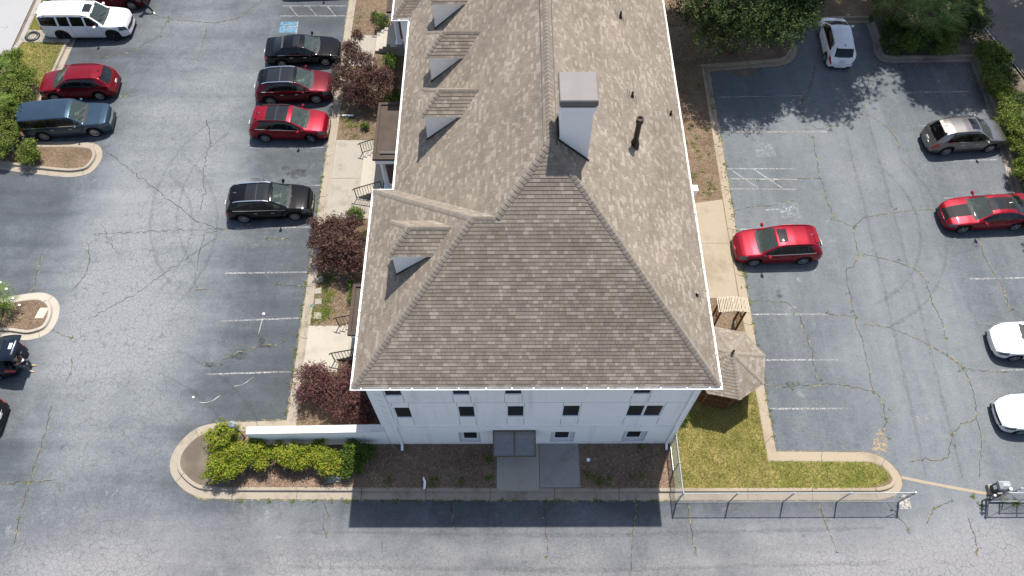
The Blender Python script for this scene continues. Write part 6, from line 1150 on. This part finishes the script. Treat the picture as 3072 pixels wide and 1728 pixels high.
def shoe(parent, p, d, m):
    d = Vector(d).normalized(); s = Vector((-d.y,d.x,0)).normalized(); V = []
    for a, w, h in ((-.10,.032,.05),(-.06,.042,.085),(.03,.043,.07),(.12,.048,.045),(.17,.03,.03)): c = Vector(p)+d*a; V += [tuple(c-s*w), tuple(c+s*w), tuple(c+s*w*.8+Vector((0,0,h))), tuple(c-s*w*.8+Vector((0,0,h)))]
    F = [(i*4+k, i*4+(k+1)%4, i*4+4+(k+1)%4, i*4+4+k) for i in range(4) for k in range(4)]+[(0,1,2,3),(19,18,17,16)]; obj('shoe', mesh('shoe', V, F, m), parent)
# walker at the top edge
wk = empty('person', (-24.9,41.9,0)); tag(wk, 'person in black trousers and white-soled shoes walking, cut by the top edge', 'person')
o_ = Vector((-24.9,41.9,0)); dr = Vector((.79,-.61,0)); sd = Vector((.61,.79,0))
def at_(f, s, z): v = dr*f+sd*s; return (v.x, v.y, z)
hipL, hipR = at_(-.02,.09,.90), at_(.02,-.09,.90); fF, fB = Vector((-24.36,41.52,.09))-o_, Vector((-25.35,42.3,.16))-o_
kF = (Vector(hipR)+fF)/2+dr*.07; kB = (Vector(hipL)+fB)/2+dr*.09
J = [(*at_(0,0,.95),.12),(*at_(.02,0,1.2),.115),(*at_(.03,0,1.40),.12),(*at_(.04,0,1.50),.052),(*at_(.05,0,1.56),.05),
     (*hipR,.085),(*kF,.056),(*fF,.038),(*hipL,.085),(*kB,.056),(*fB,.038),(*at_(.03,-.19,1.40),.05),(*at_(-.10,-.24,1.14),.040),(*at_(.02,-.25,.93),.027),(*at_(.03,.19,1.40),.05),(*at_(.14,.24,1.15),.040),(*at_(.30,.22,1.0),.027)]
E_ = [(0,1),(1,2),(2,3),(3,4),(0,5),(5,6),(6,7),(0,8),(8,9),(9,10),(2,11),(11,12),(12,13),(2,14),(14,15),(15,16)]; hand(J, E_, 13, (.2,-.1,-1), 1); hand(J, E_, 16, tuple(dr+Vector((0,0,-.5))), -1); skin('body', J, E_, SKIN, wk)
skin('trousers', [(*at_(0,0,.98),.145),(*at_(.02,0,1.04),.14),(*hipR,.105),(*kF,.078),(*(fF+Vector((0,0,.05))),.055),(*hipL,.105),(*kB,.078),(*(fB+Vector((0,0,.05))),.055)], [(0,1),(0,2),(2,3),(3,4),(0,5),(5,6),(6,7)], BLKC, wk)
skin('shirt', [(*at_(.0,0,1.0),.14),(*at_(.02,0,1.2),.138),(*at_(.03,0,1.40),.135),(*at_(.03,-.2,1.40),.07),(*at_(-.06,-.235,1.22),.058),(*at_(.03,.2,1.40),.07),(*at_(.10,.235,1.22),.058)], [(0,1),(1,2),(2,3),(3,4),(2,5),(5,6)], GREYC, wk)
head(wk, at_(.07,0,1.66), tuple(dr)); shoe(wk, tuple(fF-Vector((0,0,.085))), tuple(dr), SHOE); shoe(wk, tuple(fB-Vector((0,0,.10))), tuple(dr), SHOE)
# seated on the bumper
se = empty('person', (-24.72,15.2,0)); tag(se, 'person in black T-shirt and grey trousers sitting on SUV bumper looking at phone', 'person'); so = Vector((-24.72,15.2,0))
def q_(x, y, z): return (x-so.x, y-so.y, z)
J = [(*q_(-24.74,15.18,.82),.13),(*q_(-24.66,15.19,1.05),.125),(*q_(-24.58,15.2,1.24),.12),(*q_(-24.55,15.2,1.33),.052),(*q_(-24.52,15.2,1.38),.05),
     (*q_(-24.70,15.30,.80),.085),(*q_(-24.38,15.40,.62),.060),(*q_(-24.42,15.36,.12),.038),(*q_(-24.70,15.07,.80),.085),(*q_(-24.36,15.02,.60),.060),(*q_(-24.40,15.04,.12),.038),
     (*q_(-24.56,15.39,1.23),.05),(*q_(-24.48,15.42,1.02),.040),(*q_(-24.32,15.28,1.02),.027),(*q_(-24.56,15.01,1.23),.05),(*q_(-24.48,14.98,1.02),.040),(*q_(-24.32,15.13,1.02),.027)]
E_ = [(0,1),(1,2),(2,3),(3,4),(0,5),(5,6),(6,7),(0,8),(8,9),(9,10),(2,11),(11,12),(12,13),(2,14),(14,15),(15,16)]; hand(J, E_, 13, (.6,-.5,.2), 1, .6); hand(J, E_, 16, (.6,.5,.2), -1, .6); skin('body', J, E_, SKIN, se)
skin('trousers', [(*q_(-24.74,15.18,.84),.15),(*q_(-24.73,15.18,.92),.145),(*q_(-24.70,15.30,.80),.105),(*q_(-24.38,15.40,.63),.085),(*q_(-24.42,15.36,.16),.062),(*q_(-24.70,15.07,.80),.105),(*q_(-24.36,15.02,.61),.085),(*q_(-24.40,15.04,.16),.062)], [(0,1),(0,2),(2,3),(3,4),(0,5),(5,6),(6,7)], GREYC, se)
skin('shirt', [(*q_(-24.74,15.18,.90),.148),(*q_(-24.66,15.19,1.06),.148),(*q_(-24.58,15.2,1.24),.14),(*q_(-24.56,15.39,1.23),.072),(*q_(-24.51,15.41,1.10),.062),(*q_(-24.56,15.01,1.23),.072),(*q_(-24.51,14.99,1.10),.062)], [(0,1),(1,2),(2,3),(3,4),(2,5),(5,6)], BLKC, se)
head(se, q_(-24.46,15.2,1.47), (.75,.05,-.5)); shoe(se, q_(-24.38,15.36,.005), (1,.2,0), TAN); shoe(se, q_(-24.36,15.04,.005), (1,-.2,0), TAN)
ph = MB().box(-.035,.035,-.055,.055,0,.008).build('phone', A_['trim'], None, loc=(-24.255,15.2,1.06)); tag(ph, 'small white phone in the seated person\'s hands', 'phone')
# raised liftgate of the navy SUV
def lg(x, y, z): return (-(x+27.15-0.0), -(y-15.5), z)     # into the car's own axes (it faces -X)
R0 = SUVG.location; 
def lc(x, y, z): v = Matrix.Rotation(-math.pi, 3, 'Z') @ Vector((x-R0.x, y-R0.y, 0)); return (v.x, v.y, z)
LV = []
for x, z in ((-25.42,1.62),(-25.1,1.76),(-24.75,1.86),(-24.45,1.90),(-24.20,1.86)):
    for y in (14.80,15.15,15.5,15.85,16.2): LV.append(lc(x, y, z+.03*(1-((y-15.5)/.7)**2)))
LF = [(r*5+k, r*5+k+1, r*5+6+k, r*5+5+k) for r in range(4) for k in range(4)]; up_ = [f for f in LF]
g = obj('liftgate', mesh('liftgate', LV+[(a,b,c-.06) for a,b,c in LV], LF+[tuple(i+25 for i in f[::-1]) for f in LF]+[(r*5, r*5+5, r*5+30, r*5+25) for r in range(4)]+[(r*5+4, r*5+29, r*5+34, r*5+9) for r in range(4)]+[(20+k, 21+k, 46+k, 45+k) for k in range(4)], DBLUE, smooth=True), SUVG)
obj('liftgate_window', mesh('liftgate_window', [lc(x,y,z) for x, y, z in ((-25.32,14.98,1.70),(-24.95,14.98,1.845),(-24.95,16.02,1.845),(-25.32,16.02,1.70))], [(0,1,2,3)], V_['tint']), g)
obj('number_plate', mesh('number_plate', [lc(x,y,z) for x, y, z in ((-24.56,15.40,1.945),(-24.40,15.40,1.95),(-24.40,15.72,1.95),(-24.56,15.72,1.945))], [(0,1,2,3)], V_['plate']), g)
for y in (14.9,16.1): MB().tubepath([lc(-25.2,y,1.2),lc(-24.75,y,1.80)], .018, 6).build('gas_strut', V_['plastic'], g)
obj('boot_floor', mesh('boot_floor', [lc(x,y,z) for x, y, z in ((-25.3,14.85,.80),(-24.82,14.85,.80),(-24.82,16.15,.80),(-25.3,16.15,.80))], [(0,1,2,3)], V_['plastic']), SUVG)
